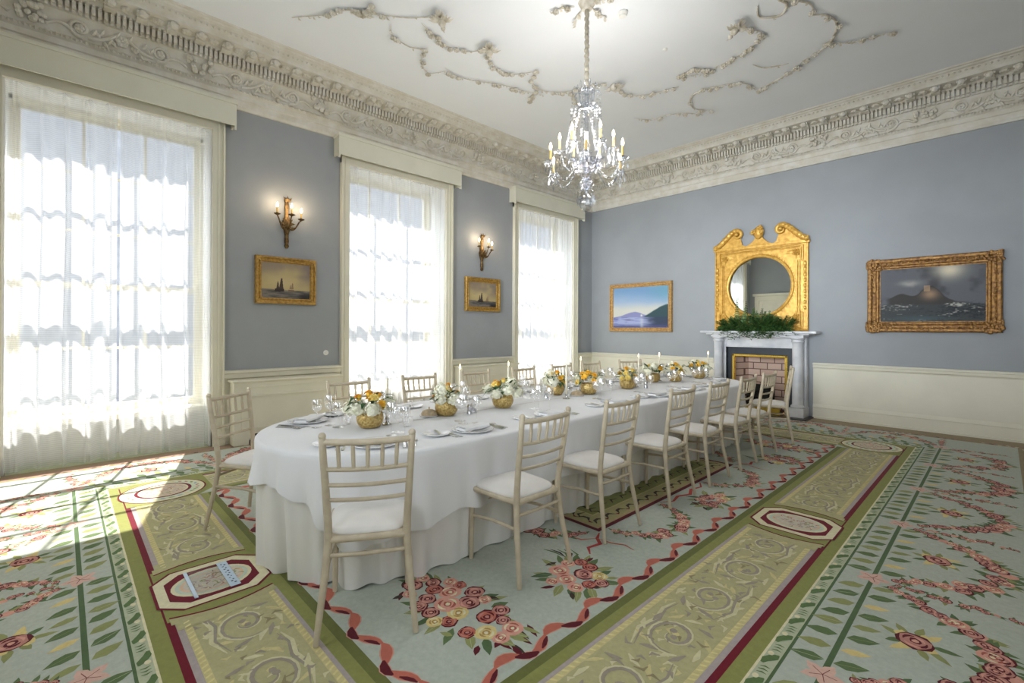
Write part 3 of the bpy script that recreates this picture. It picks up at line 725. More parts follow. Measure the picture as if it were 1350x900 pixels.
        for q in range(-ns // 2 - 1, ns // 2 + 2):
            ts = (q + 0.5) * S
            if abs(ts) > h + 0.5: continue
            for k in range(8):
                tt = ts + S * (k + 0.9) / 9.0
                if abs(tt) > h + .22: continue
                sg = 1 if k < 9 else -1
                leaf(T, tt, .262, -PI / 2 - 0.55 + (0.3 if k < 4 else 0), .128, .062, C_LEAF if k % 2 == 0 else C_LEAF2, 5, C_PALE if k % 3 == 0 else None)
                if k % 2 == 0: leaf(T, tt, .292, PI / 2 - 0.45, .128, .060, C_LEAF, 5, C_LEAF2)
                else: leaf(T, tt, .292, PI / 2 - 0.40, .115, .046, C_YEL if k % 4 == 1 else C_LEAF2, 5)
            for k in range(5): leaf(T, ts, .279, 2 * PI * k / 5 + .3, .085, .05, (214, 176, 160), 6)
            for k in range(5): stroke(T, [(ts, .279), (ts + .05 * math.cos(2 * PI * k / 5 + .3), .279 + .05 * math.sin(2 * PI * k / 5 + .3))], .012, (120, 60, 56), 7)
            # drop of flowers straight out of the star, and swags to the next star
            swag(T, [(ts, .37), (ts, .55), (ts + .02, .72), (ts, .86)], 5, .020, .9)
            if abs(ts + S / 2) < h + 0.6:
                tm = ts + S / 2
                for k in range(9): leaf(T, tm + .05 * math.cos(k * .7), .51 + .05 * math.sin(k * .7), k * .7 + r.uniform(-.3, .3), r.uniform(.07, .11), .034, [C_LEAF2, C_YEL, C_LEAF, C_LEAF2][k % 4], 5)
                for k in range(4): blob(T, tm + .07 * math.cos(k * 1.57 + .5), .51 + .06 * math.sin(k * 1.57 + .5), .026, C_YEL, 6, .3, 8)
                rose(T, tm, .51, .066, 7, 0)
                swag(T, [(ts + .04, .36), (ts + .12, .46), (ts + .22, .62), (ts + .33, .74), (ts + S / 2, .80), (ts + S - .33, .74), (ts + S - .22, .62), (ts + S - .12, .46), (ts + S - .04, .36)], 5, .036, 1.35)
                for k in range(7):
                    a = PI / 2 + (k - 3) * .22; leaf(T, tm + (k - 3) * .05, .83 - abs(k - 3) * .015, a * .6 + .4, r.uniform(.05, .08), .02, r.choice([C_LEAF, C_LEAF2]), 5)
        # scroll panels between octagon and corner blocks
        for sg in (-1, 1):
            t0, t1 = 0.30, h - 0.60
            n = max(1, round((t1 - t0) / 0.46)); st = (t1 - t0) / n
            for k in range(n):
                tc = sg * (t0 + st * (k + .5)); fl = 1 if k % 2 == 0 else -1
                nc = -0.255
                def Q(a, b, tc=tc, fl=fl, sg=sg): return (tc + sg * a, nc + fl * b)
                for off, col, w, lv in ((0, (208, 202, 162), .026, 16), (.010, (158, 148, 132), .018, 17)):
                    pts = []
                    for j in range(22):
                        u = j / 21; an = -0.4 + u * 2.6 * PI; rr = (0.135 - off) * (1 - .78 * u); pts.append(Q(.02 + rr * math.cos(an) * 1.05, -.01 + rr * math.sin(an) * .9))
                    stroke(T, pts, w, col, lv)
                for j in range(11):
                    an = j / 11 * 2.1 * PI - .6; rr = .14; x, y = Q(.02 + rr * math.cos(an), -.01 + rr * .9 * math.sin(an)); x2, y2 = Q(.02 + (rr + .045) * math.cos(an + .5), -.01 + (rr * .9 + .035) * math.sin(an + .5))
                    mid_ = ((x + x2) / 2 + r.uniform(-.01, .01), (y + y2) / 2 + r.uniform(-.01, .01))
                    stroke(T, [(x, y), mid_, (x2, y2)], .026, [(208, 202, 162), (158, 148, 132), C_ROPE][j % 3], 16 + j % 2)
                stroke(T, [Q(-.23, .11), Q(-.14, .13), Q(-.04, .11), Q(.08, .135), Q(.2, .10)], .022, (208, 202, 162), 16)
                stroke(T, [Q(-.23, .095), Q(-.14, .115), Q(-.04, .095), Q(.08, .12), Q(.2, .085)], .014, (158, 148, 132), 17)
                for j in range(26):
                    x, y = Q(r.uniform(-.23, .23), r.uniform(-.155, .155)); an = r.uniform(0, 6.28); L = r.uniform(.03, .06)
                    stroke(T, [(x, y), (x + L * .5 * math.cos(an), y + L * .5 * math.sin(an)), (x + L * math.cos(an + .7), y + L * math.sin(an + .7))], .018, [(208, 202, 162), (158, 148, 132), C_ROPE, (150, 138, 104)][j % 4], 16 + j % 2)
                for j in range(3):
                    x, y = Q(.02 + r.uniform(-.03, .03), r.uniform(-.03, .02)); blob(T, x, y, .016, (158, 148, 132) if j else C_ROPE, 18, .2, 7)
        # octagon block in the middle of the side
        P(T, [(-.30, -.475), (.30, -.475), (.30, -.004), (-.30, -.004)], C_GREEN, 19)
        for sg in (-1, 1):
            arc = [(sg * (.265 + .05 * math.sin(PI * u)), -.015 - .455 * u) for u in [j / 14 for j in range(15)]]
            P(T, [(sg * .31, -.03), (sg * .40, -.03), (sg * .40, -.425), (sg * .31, -.425)], C_PANEL, 18)
            quadstrip(T, arc, .013, C_RED, 21)
            for j in range(14): P(T, [arc[j], arc[j + 1], (sg * .335, arc[j + 1][1]), (sg * .335, arc[j][1])], C_PANEL, 20)
        def octo(a, b, c, col, lv): P(T, [(-a + c, -.245 - b), (a - c, -.245 - b), (a, -.245 - b + c), (a, -.245 + b - c), (a - c, -.245 + b), (-a + c, -.245 + b), (-a, -.245 + b - c), (-a, -.245 - b + c)], col, lv)
        octo(.235, .262, .095, C_RED, 22); octo(.222, .249, .09, C_CREAM, 23); octo(.178, .205, .075, C_RED, 24)
        ell(T, (0, -.245), .148, .188, C_CREAM, 25); ell(T, (0, -.245), .130, .170, (196, 206, 188), 26); ell(T, (0, -.245), .112, .150, (222, 190, 160), 27); ell(T, (0, -.245), .098, .134, (206, 196, 178), 28)
        for j in range(60):
            a = r.uniform(0, 6.28); q = math.sqrt(r.random()); x, y = .09 * q * math.cos(a), -.245 + .125 * q * math.sin(a); an = r.uniform(0, 6.28)
            stroke(T, [(x, y), (x + .018 * math.cos(an), y + .018 * math.sin(an)), (x + .034 * math.cos(an + .6), y + .034 * math.sin(an + .6))], .010, r.choice([C_ROSE, C_MAUVE, C_LEAF2, C_CREAM, (168, 132, 118)]), 29)
        # ribbon along the inner edge
        t = -h + 0.62; ph = 0; per = 0.30
        while t < h - 0.62:
            f = lambda u: -0.632 + 0.030 * math.sin(2 * PI * u / per)
            us = [t + per * j / 12 for j in range(13)]
            for (a, b, col, w) in ((0, 5, C_CORAL, .050), (4, 8, C_MAROON, .040), (7, 12, C_CORAL, .044), (9, 12, C_MAROON, .022)):
                pts = [(us[j], f(us[j]) + (.012 if col == C_MAROON else 0)) for j in range(a, b + 1)]
                stroke(T, pts, w * 1.25, (204, 150, 132), 18)
                stroke(T, pts, w, col, 19 if col == C_CORAL else 20)
            t += per
        # swags hanging between inner rectangle and border
    # corner blocks with round medallions
    for sx in (-1, 1):
        for sy in (-1, 1):
            T = lambda u, v, sx=sx, sy=sy: (CX + sx * (HX - u), CY + sy * (HY_ - v))
            P(T, [(0.004, 0.004), (.60, 0.004), (.60, .47), (.47, .60), (0.004, .60)], C_GREEN, 21)
            P(T, [(.47, .60), (.60, .47), (.60, .60)], C_FIELD, 21)
            ell(T, (.30, .27), .30, .30, C_RED, 22, 40); ell(T, (.30, .27), .288, .288, C_CREAM, 23, 40)
            ell(T, (.30, .27), .262, .262, (206, 212, 186), 24, 40)
            for j in range(26):
                a = 2 * PI * j / 26; x, y = .30 + .228 * math.cos(a), .27 + .228 * math.sin(a)
                leaf(T, x, y, a + 1.2, .05, .022, r.choice([C_LEAF2, C_ROSE, (150, 168, 180), C_YEL]), 25)
            ell(T, (.30, .27), .195, .195, C_RED, 26, 40); ell(T, (.30, .27), .172, .172, C_CREAM, 27, 40); ell(T, (.30, .27), .158, .158, (208, 190, 168), 28, 40)
            for j in range(70):
                a = r.uniform(0, 6.28); q = math.sqrt(r.random()) * .14; x, y = .30 + q * math.cos(a), .27 + q * math.sin(a); an = r.uniform(0, 6.28)
                stroke(T, [(x, y), (x + .02 * math.cos(an), y + .02 * math.sin(an)), (x + .036 * math.cos(an + .6), y + .036 * math.sin(an + .6))], .011, r.choice([C_ROSE, C_MAUVE, C_LEAF2, C_CREAM]), 29)
            # bouquets of the inner field near this corner
            Tc = lambda u, v, sx=sx, sy=sy: (CX + sx * u, CY + sy * v)
            bouquet(Tc, 1.12, 2.385, .42, .175, -.05, 34, 18, 24, .060)
            for k in range(7): leaf(Tc, 1.44 + r.uniform(-.03, .06), 2.33 + .03 * k - .1, r.uniform(-.5, .6), .10, .026, [C_MAROON, C_LEAF2, C_DARK][k % 3], 18)
            bouquet(Tc, 1.335, 1.72, .185, .175, .5, 11, 18, 18, .062)
            for k in range(5): stroke(Tc, [(1.22 - .02 * k, 1.60), (1.19 - .03 * k, 1.52 + .02 * k), (1.12 - .03 * k, 1.50 + .03 * k)], .016, C_DARK if k % 2 else C_LEAF, 18)
            # bow at the corner of the centre panel
            stroke(Tc, [(1.10, 1.17), (1.14, 1.25), (1.20, 1.30), (1.18, 1.40), (1.24, 1.46)], .03, (168, 62, 56), 18)
            stroke(Tc, [(1.14, 1.25), (1.24, 1.24), (1.32, 1.20), (1.40, 1.22)], .018, C_CORAL, 18)
            stroke(Tc, [(1.14, 1.25), (1.08, 1.34), (.98, 1.36)], .02, C_CORAL, 18)
            swag(Tc, [(1.13, 1.08), (1.22, 1.04), (1.33, .98), (1.41, .85), (1.43, .70), (1.38, .55), (1.30, .46), (1.18, .40), (1.12, .38)], 18, .034, 1.15)
            swag(Tc, [(1.05, 1.23), (.98, 1.34), (.85, 1.45), (.70, 1.48), (.55, 1.44), (.42, 1.35), (.36, 1.24)], 18, .034, 1.15)
    for sx in (-1, 1):
        T = lambda u, v, sx=sx: (CX + sx * u, CY + v)
        bouquet(T, 1.36, 0.0, .11, .20, 0, 9, 18, 12, .058)
        stroke(T, [(1.10, .36), (1.16, .25), (1.13, .12), (1.18, 0), (1.13, -.12), (1.16, -.25), (1.10, -.36)], .03, (176, 70, 60), 18)
    for sy in (-1, 1):
        T = lambda u, v, sy=sy: (CX + u, CY + sy * v)
        bouquet(T, 0, 1.45, .20, .11, 0, 9, 18, 12, .058)
    # centre panel
    for d, col, lv in ((0, C_MAROON, 22), (-.035, (176, 156, 116), 23), (-.06, (168, 160, 112), 24), (-.19, (186, 176, 122), 25), (-.205, (130, 132, 76), 26), (-.34, (150, 148, 98), 27)):
        rect(1.09 + d, 1.16 + d, col, lv)
    for (T, h) in ((lambda t, n: (CX + 1.09 - n, CY + t), 1.16), (lambda t, n: (CX - 1.09 + n, CY + t), 1.16), (lambda t, n: (CX + t, CY + 1.16 - n), 1.09), (lambda t, n: (CX + t, CY - 1.16 + n), 1.09)):
        t = -h + .1
        while t < h - .12:
            stroke(T, [(t, .09), (t + .03, .13), (t + .07, .135), (t + .10, .10)], .028, C_DARK, 28)
            stroke(T, [(t + .10, .10), (t + .12, .085), (t + .14, .09)], .02, C_RED, 28)
            stroke(T, [(t, .24), (t + .04, .29), (t + .10, .27)], .022, C_DARK, 28)
            t += .14
    # body of the carpet under the pattern
    o = mb.build('carpet', M['carpet'])
    e = MB(); e.box(X0 + 0.002, X1 - 0.002, Y0 + 0.002, Y1 - 0.002, -0.005, -0.0004); e.build('carpet_backing', M['wood_floor'], o)
    tag(o, 'wall-to-wall floral carpet with roses, green borders and medallions', 'carpet')
carpet()

# ------------------------------------------------------------------ radiator cabinets between the windows
def radiator_cover(y0, y1, label):
    root = thing('radiator_cover', label, 'radiator cover', (X0 + 0.03, (y0 + y1) / 2, 0), 0, 'cabinets between the windows')
    h = (y1 - y0) / 2; d = 0.20; H = 0.735
    fr = MB()
    n = 7; foot = 0.16
    pts = [(-h, 0.0), (-h, H), (h, H), (h, 0.0), (h - foot, 0.0)]
    arch = [(h - foot - 0.07 * (1 - math.cos(PI / 2 * k / n)), 0.12 * math.sin(PI / 2 * k / n)) for k in range(n + 1)]
    arch += [(-a, b) for a, b in reversed(arch)]
    pts += arch[1:] + []
    fr.prism(pts, 'x', d - 0.022, d)
    for s in (-1, 1): fr.box(0, d - 0.022, min(s * h, s * (h - 0.02)), max(s * h, s * (h - 0.02)), 0, H)
    fr.build('carcass', M['cream'], root, bevel=0.003)
    bk = MB(); bk.box(0.0, 0.03, -h + 0.03, h - 0.03, 0.0, 0.3); bk.build('dark_recess', M['iron'], root)
    tp = MB(); tp.box(-0.01, d + 0.02, -h - 0.02, h + 0.02, H, H + 0.028); tp.build('top_board', M['cream'], root, bevel=0.008)
    pn = MB()
    z0, z1 = 0.20, 0.56
    for a, b, c, e in ((-h + .08, h - .08, z1, z1 + .022), (-h + .08, h - .08, z0 - .022, z0), (-h + .08, -h + .1, z0, z1), (h - .1, h - .08, z0, z1)): pn.box(d, d + 0.012, a, b, c, e)
    pn.box(d, d + 0.008, -h, h, H - 0.07, H - 0.055); pn.build('panel_moulding', M['cream'], root)
radiator_cover(1.44, 2.72, 'cream radiator cabinet between the nearest and the middle window')
radiator_cover(4.76, 6.06, 'cream radiator cabinet between the middle and the far window')
b = MB(); b.lathe([(0.0, 0.0), (0.035, 0.0), (0.035, 0.008), (0.012, 0.012), (0.012, 0.024), (0.0, 0.026)][1:], 16)
tag(b.build('bell_push', M['white'], smooth=True, loc=(X0, 2.60, 1.045), rot=(0, PI / 2, 0)), 'small white round bell push on the wall left of the middle window', 'switch')

# ------------------------------------------------------------------ fireplace
FX = -2.845
def fireplace():
    root = thing('fireplace', 'white marble chimneypiece with columns, dark slate slips and brass trim', 'fireplace', (FX, Y1, 0))
    # positions: -y is into the room
    for s in (-1, 1):
        c = MB(); x = s * 0.62
        c.lathe([(0.088, 0.16), (0.098, 0.165), (0.098, 0.19), (0.08, 0.205), (0.076, 0.22), (0.074, 1.16), (0.078, 1.18), (0.092, 1.195), (0.092, 1.21), (0.08, 1.22), (0.1, 1.245), (0.1, 1.262)], 24, (x, -0.205, 0))
        c.box(x - 0.11, x + 0.11, -0.315, 0.0, 0.0, 0.16); c.build('column', M['marble'], root, smooth=True, sharp=35)
        p = MB(); p.box(x - 0.10, x + 0.10, -0.13, 0, 0.16, 1.262); p.build('pilaster', M['marble'], root)
    f = MB(); f.box(-0.72, 0.72, -0.29, 0, 1.262, 1.30); f.box(-0.52, 0.52, -0.12, 0, 1.085, 1.262); f.box(-0.535, 0.535, -0.135, 0, 1.085, 1.105)
    for s in (-1, 1): f.box(min(s * .52, s * .56), max(s * .52, s * .56), -0.11, 0, 0, 1.262)
    f.build('frieze', M['marble'], root, bevel=0.004)
    sh = MB(); sh.box(-0.90, 0.90, -0.335, 0, 1.325, 1.365); sh.box(-0.80, 0.80, -0.315, 0, 1.30, 1.325); sh.build('mantel_shelf', M['marble'], root, bevel=0.01)
    s_ = MB()
    s_.box(-0.52, 0.52, -0.05, 0, 0.96, 1.085); s_.box(-0.52, -0.425, -0.05, 0, 0, 0.96); s_.box(0.435, 0.52, -0.05, 0, 0, 0.96); s_.build('slate_slip', M['slate'], root)
    br = MB()
    for a, b, c, e in ((-0.44, -0.395, 0.0, 0.965), (0.395, 0.44, 0.0, 0.965), (-0.44, 0.44, 0.92, 0.965)):
        br.box(a, b, -0.075, 0.0, c, e)
    br.build('brass_frame', M['brass'], root, bevel=0.01)
    fb = MB(); a, b, t, dp = -0.435, 0.475, 0.958, 0.36
    fb.add([(a, 0.0, 0), (a + .12, dp, 0), (a + .12, dp, t), (a, 0.0, t)], [(0, 3, 2, 1)]); fb.add([(b, 0.0, 0), (b - .12, dp, 0), (b - .12, dp, t), (b, 0.0, t)], [(0, 1, 2, 3)])
    fb.add([(a + .12, dp, 0), (b - .12, dp, 0), (b - .12, dp, t), (a + .12, dp, t)], [(0, 3, 2, 1)]); fb.add([(a, 0.0, t), (b, 0.0, t), (b - .12, dp, t), (a + .12, dp, t)], [(0, 1, 2, 3)])
    fb.add([(a, 0.0, 0.0), (b, 0.0, 0.0), (b - .12, dp, 0.0), (a + .12, dp, 0.0)], [(0, 3, 2, 1)])
    fb.build('brick_firebox', M['brick'], root, solid=0.01)
    h = MB(); h.box(-0.80, 0.80, -0.46, 0.0, 0.0, 0.018); h.build('hearth_slab', M['hearth'], root)
    g = thing('fire_grate', 'black iron fire basket with small finials inside the fireplace', 'grate', (FX + 0.0, Y1 - 0.10, 0.019))
    q = MB()
    for k in range(5): q.tube([(-0.22, -0.08, 0.16 + 0.05 * k), (0, -0.12, 0.16 + 0.05 * k), (0.22, -0.08, 0.16 + 0.05 * k)], 0.010, 8)
    for x in (-0.22, -0.11, 0, 0.11, 0.22): q.tube([(x, -0.09, 0.14), (x, -0.09, 0.38)], 0.007, 6)
    q.build('front_bars', M['iron'], g)
    for s in (-1, 1):
        l = MB(); l.tube([(s * 0.24, -0.08, 0.0), (s * 0.24, -0.08, 0.42)], 0.016, 8); l.ball((s * 0.24, -0.08, 0.45), 0.035, 10, 6); l.lathe([(0.03, 0), (0.012, 0.03), (0.02, 0.06), (0.008, 0.08)], 10, (s * 0.24, -0.08, 0.48)); l.build('front_leg', M['iron'], g, smooth=True)
    bx = MB(); bx.box(-0.22, 0.22, -0.07, 0.12, 0.12, 0.15); bx.box(-0.22, 0.22, 0.10, 0.13, 0.0, 0.44); bx.build('basket_back', M['iron'], g)
    fd = MB(); fd.tube([(-0.40, 0.07, 0.0), (-0.40, -0.17, 0.0), (0.40, -0.17, 0.0), (0.40, 0.07, 0.0)], 0.02, 8); fd.box(-0.40, 0.40, -0.185, -0.165, 0.0, 0.10)
    fo = fd.build('fire_fender', M['brass'], None, loc=(FX, Y1 - 0.13, 0.022)); tag(fo, 'low polished brass fender on the hearth before the grate', 'fender')
fireplace()

# ------------------------------------------------------------------ gilt overmantel mirror
def mirror():
    zb = 1.367; root = thing('overmantel_mirror', 'carved gilt overmantel mirror with round glass and broken pediment', 'mirror', (FX - 0.015, Y1 - 0.005, zb))
    hw, H = 0.735, 1.44; cz, R = 0.755, 0.515
    # face board with round hole: ring of quads from circle to outline
    def outline(a):
        # shouldered rectangle: eared top and bottom, narrow waist
        c, s = math.cos(a), math.sin(a); best = 9
        x = hw
        t = 1 / max(abs(c) / 1e9, 1e-9)
        k = min(hw / abs(c) if abs(c) > 1e-6 else 9, ((H - cz) if s > 0 else cz) / abs(s) if abs(s) > 1e-6 else 9)
        return (k * c, cz + k * s)
    N = 96; vs = []; fs = []
    angs = sorted(set([2 * PI * k / N for k in range(N)] + [math.atan2(H - cz, hw), PI - math.atan2(H - cz, hw), PI + math.atan2(cz, hw), 2 * PI - math.atan2(cz, hw)]))
    n = len(angs)
    for y, rr in ((-0.035, R), (-0.035, None), (0.0, None)):
        for a in angs:
            x, z = (R * math.cos(a), cz + R * math.sin(a)) if rr else outline(a)
            vs.append((x, y, z))
    vs += [(R * math.cos(a), 0.0, cz + R * math.sin(a)) for a in angs]
    for i in range(n):
        j = (i + 1) % n
        fs += [(i, j, n + j, n + i), (n + i, n + j, 2 * n + j, 2 * n + i), (i, 3 * n + i, 3 * n + j, j)]
    bd = MB(); bd.add(vs, fs); bd.build('face_board', M['gold'], root, smooth=True, sharp=30)
    gl = MB(); gl.add([(R * math.cos(a), -0.012, cz + R * math.sin(a)) for a in angs], [tuple(range(n))]); gl.build('mirror_glass', M['mirror'], root)
    rg = MB(); rg.tube([(R * math.cos(2 * PI * k / 64), -0.042, cz + R * math.sin(2 * PI * k / 64)) for k in range(64)], 0.026, 8, closed=True)
    for k in range(72):
        a = 2 * PI * k / 72; rg.ball(((R + 0.036) * math.cos(a), -0.045, cz + (R + 0.036) * math.sin(a)), 0.012, 6, 4)
    rg.build('round_moulding', M['gold'], root, smooth=True)
    # eared inner moulding line
    w0, w1 = 0.655, 0.575; pts = [(-w0, .05), (w0, .05), (w0, .30), (w1 + .035, .30), (w1 + .035, 1.14), (w0, 1.14), (w0, H - .06), (-w0, H - .06), (-w0, 1.14), (-w1 - .035, 1.14), (-w1 - .035, .30), (-w0, .30)]
    ml = MB()
    for off, rr in ((0, .016), (.03, .009)):
        q = []
        for x, z in pts: q.append((x - math.copysign(off, x), -0.045, z + (off if z < .2 or z == 1.14 and False else (-off if z > 1.3 else 0))))
        for i in range(len(q)):
            ml.tube([q[i], q[(i + 1) % len(q)]], rr, 6)
    for s in (-1, 1): ml.tube([(s * (hw - .012), -0.04, 0.02), (s * (hw - .012), -0.04, H)], .014, 6)
    ml.tube([(-hw, -0.04, 0.02), (hw, -0.04, 0.02)], .018, 6); ml.build('eared_moulding', M['gold'], root, smooth=True)
    # corner rosettes and sprays
    for sx in (-1, 1):
        for cz_ in (1.27, .22):
            o = MB()
            for k in range(7): o.ball((sx * .565 + .04 * math.cos(k * .9), -0.05, cz_ + .04 * math.sin(k * .9)), .022, 7, 4)
            o.ball((sx * .565, -0.06, cz_), .022, 7, 4)
            for k in range(4):
                sgn = 1 if cz_ < .6 else -1
                o.leaf((sx * .54, -0.045, cz_), (-sx * (1 - .2 * k), 0, sgn * (.05 - .22 * k)), (0, -1, 0), .14 - .02 * k, .03); o.leaf((sx * .57, -0.045, cz_), (-sx * (.1 + .1 * k), 0, sgn), (0, -1, 0), .12 - .02 * k, .03)
            o.build('corner_spray', M['gold'], root, smooth=True)
        d = MB()
        for k in range(9): d.ball((sx * (hw - .045), -0.05, 1.08 - k * .088), .034 - .001 * k, 7, 4, (.7, .6, 1.35))
        d.build('husk_drop', M['gold'], root, smooth=True)
        # swan-neck pediment scroll
        p = MB(); pts = []
        for k in range(26):
            u = k / 25
            x = .745 - .40 * u; z = H + .035 + .27 * (u * u * (3 - 2 * u)) ; pts.append((sx * x, -0.06, z))
        x0_, z0_ = abs(pts[-1][0]), pts[-1][2]
        for k in range(1, 15):
            a = PI / 2 + k / 14 * 1.55 * PI; rr = .075 * (1 - .5 * k / 14); pts.append((sx * (x0_ + .0 + rr * math.cos(a) * 1.0), -0.06, z0_ - .075 + rr * math.sin(a)))
        p.tube(pts, [.040 + .012 * math.sin(k * .9) ** 2 if k < 26 else .036 - .0012 * (k - 26) for k in range(len(pts))], 10)
        inner = [(sx * .74, H - .01)] + [(q[0], q[2] - .015) for q in pts[:26]] + [(sx * .30, H + .16), (sx * .27, H + .05), (sx * .20, H + .01), (sx * .19, H - .01)]
        p.prism(inner, 'y', -0.04, 0.0)
        for k in range(8):
            q = pts[3 + k * 3]; p.ball((q[0], -0.10, q[2]), .018, 6, 4)
        p.ball((sx * (x0_ + .0), -0.10, z0_ - .07), .035, 8, 5); p.build('pediment_scroll', M['gold'], root, smooth=True, sharp=45)
    tb = MB(); tb.prism([(-hw - .02, H - .03), (hw + .02, H - .03), (hw + .02, H + .02), (-hw - .02, H + .02)], 'y', -0.065, 0.0); tb.prism([(-.20, H + .02), (-.13, H + .06), (-.07, H + .12), (-.06, H + .15), (.06, H + .15), (.07, H + .12), (.13, H + .06), (.20, H + .02)], 'y', -0.05, 0.0); tb.build('top_rail', M['gold'], root, bevel=0.006)
    fi = MB(); rr = random.Random(4)
    fi.ball((0, -0.06, H + .225), .092, 12, 8, (.9, .6, 1.15)); fi.ball((0, -0.06, H + .15), .05, 10, 6, (1, .7, .8))
    for k in range(26):
        a = rr.uniform(-.8, PI + .8); q = rr.uniform(.05, .10); fi.ball((q * math.cos(a), -0.085 - rr.random() * .03, H + .245 + q * math.sin(a) * .85), rr.uniform(.014, .026), 7, 4)
    fi.build('carved_finial', M['gold'], root, smooth=True)
mirror()

# ------------------------------------------------------------------ paintings
def noise2(seed, w, h, octs):
    rs = np.random.RandomState(seed); out = np.zeros((h, w))
    for fx, fy, amp in octs:
        g = rs.rand(fy + 2, fx + 2); ys = np.linspace(0, fy, h); xs = np.linspace(0, fx, w)
        yi = ys.astype(int); xi = xs.astype(int); ty = (ys - yi)[:, None]; tx = (xs - xi)[None, :]
        ty = ty * ty * (3 - 2 * ty); tx = tx * tx * (3 - 2 * tx)
        a = g[yi][:, xi]; b_ = g[yi][:, xi + 1]; c = g[yi + 1][:, xi]; d = g[yi + 1][:, xi + 1]
        out += amp * ((a * (1 - tx) + b_ * tx) * (1 - ty) + (c * (1 - tx) + d * tx) * ty - 0.5)
    return out
def lerp(a, b_, t): return a * (1 - t[..., None]) + np.array(b_, float) * t[..., None]
def smooth(e0, e1, x): t = np.clip((x - e0) / (e1 - e0), 0, 1); return t * t * (3 - 2 * t)

def art_lake(U, V):       # blue lake, pale horizon, dark wooded hill on the right
    h, w = U.shape; n = noise2(1, w, h, ((5, 4, .5), (14, 10, .3))); n2 = noise2(2, w, h, ((4, 30, .6), (16, 60, .4)))
    img = np.zeros((h, w, 3)) + (204, 204, 196)
    img = lerp(img, (160, 180, 206), smooth(.42, .66, V + .05 * n)); img = lerp(img, (118, 154, 192), smooth(.6, 1.0, V + .12 * U + .06 * n)); img = lerp(img, (106, 160, 176), smooth(.5, 1.0, U) * smooth(.5, .9, V) * .6)
    hz = .26
    hill = hz + .13 * np.exp(-((U - .40) / .22) ** 2) + .03 * n; img = lerp(img, (128, 132, 182), smooth(.012, -.012, V - hill) * .9)
    hr = hz + .30 * smooth(.50, 1.0, U) + .05 * n; img = lerp(img, (58, 82, 88), smooth(.02, -.02, V - hr) * smooth(.5, .62, U))
    wat = np.zeros_like(img) + (160, 168, 206); wat = lerp(wat, (112, 120, 174), smooth(-.1, .3, n2)); wat = lerp(wat, (60, 70, 92), smooth(.52, .8, U + .1 * n2)); wat = lerp(wat, (78, 84, 132), smooth(.12, .0, V))
    img = lerp(img, (0, 0, 0), np.zeros_like(U)); k = smooth(.004, -.004, V - hz)[..., None]; img = img * (1 - k) + wat * k
    img = lerp(img, (236, 232, 214), np.exp(-((U - .535) / .018) ** 2 - ((V - .30) / .025) ** 2)); img = lerp(img, (200, 206, 206), .5 * np.exp(-((U - .54) / .03) ** 2) * smooth(.28, .2, V))
    img = lerp(img, (96, 84, 120), np.exp(-((U - .30) / .07) ** 2 - ((V - .19) / .012) ** 2)); return img
def art_storm(U, V):      # storm, rock with ruin, breaking sea
    h, w = U.shape; n = noise2(5, w, h, ((4, 3, .6), (9, 7, .4), (24, 18, .2))); n2 = noise2(6, w, h, ((4, 12, .5), (12, 36, .4), (50, 80, .45)))
    img = np.zeros((h, w, 3)) + (92, 94, 100); img = lerp(img, (62, 62, 66), smooth(-.1, .35, n + .3 * (U - .7))); img = lerp(img, (216, 206, 180), np.exp(-((U - .68) / .13) ** 2 - ((V - .92) / .15) ** 2) * .95); img = lerp(img, (176, 172, 164), .7 * np.exp(-((U - .30) / .10) ** 2 - ((V - .72 - .1 * n) / .05) ** 2))
    hz = .32; rock = hz + .26 * np.exp(-((U - .50) / .13) ** 2) + .16 * np.exp(-((U - .22) / .12) ** 2) + .07 * n + .05
    img = lerp(img, (52, 50, 48), smooth(.012, -.012, V - rock) * smooth(.05, .12, U) * smooth(.92, .66, U)); img = lerp(img, (158, 128, 100), np.exp(-((U - .50) / .085) ** 2 - ((V - .50) / .10) ** 2) * smooth(.0, -.03, V - rock) * .9)
    img = lerp(img, (170, 140, 112), ((abs(U - .47) < .03) & (V > .55) & (V < .66)) * .7)
    sea = np.zeros_like(img) + (58, 62, 64); sea = lerp(sea, (30, 34, 38), smooth(-.1, .3, n2 + .3 * (U - .6))); sea = lerp(sea, (196, 192, 182), .85 * smooth(.16, .52, n2 + .14 * np.exp(-((V - .30) / .03) ** 2) + .16 * np.exp(-((V - .06) / .06) ** 2 - ((U - .38) / .2) ** 2) + .12 * np.exp(-((V - .20) / .03) ** 2 - ((U - .15) / .12) ** 2))); sea = lerp(sea, (70, 100, 108), .5 * np.exp(-((V - .05) / .06) ** 2 - ((U - .4) / .3) ** 2))
    k = smooth(.02, -.02, V - hz - .06 * n2)[..., None]; return img * (1 - k) + sea * k
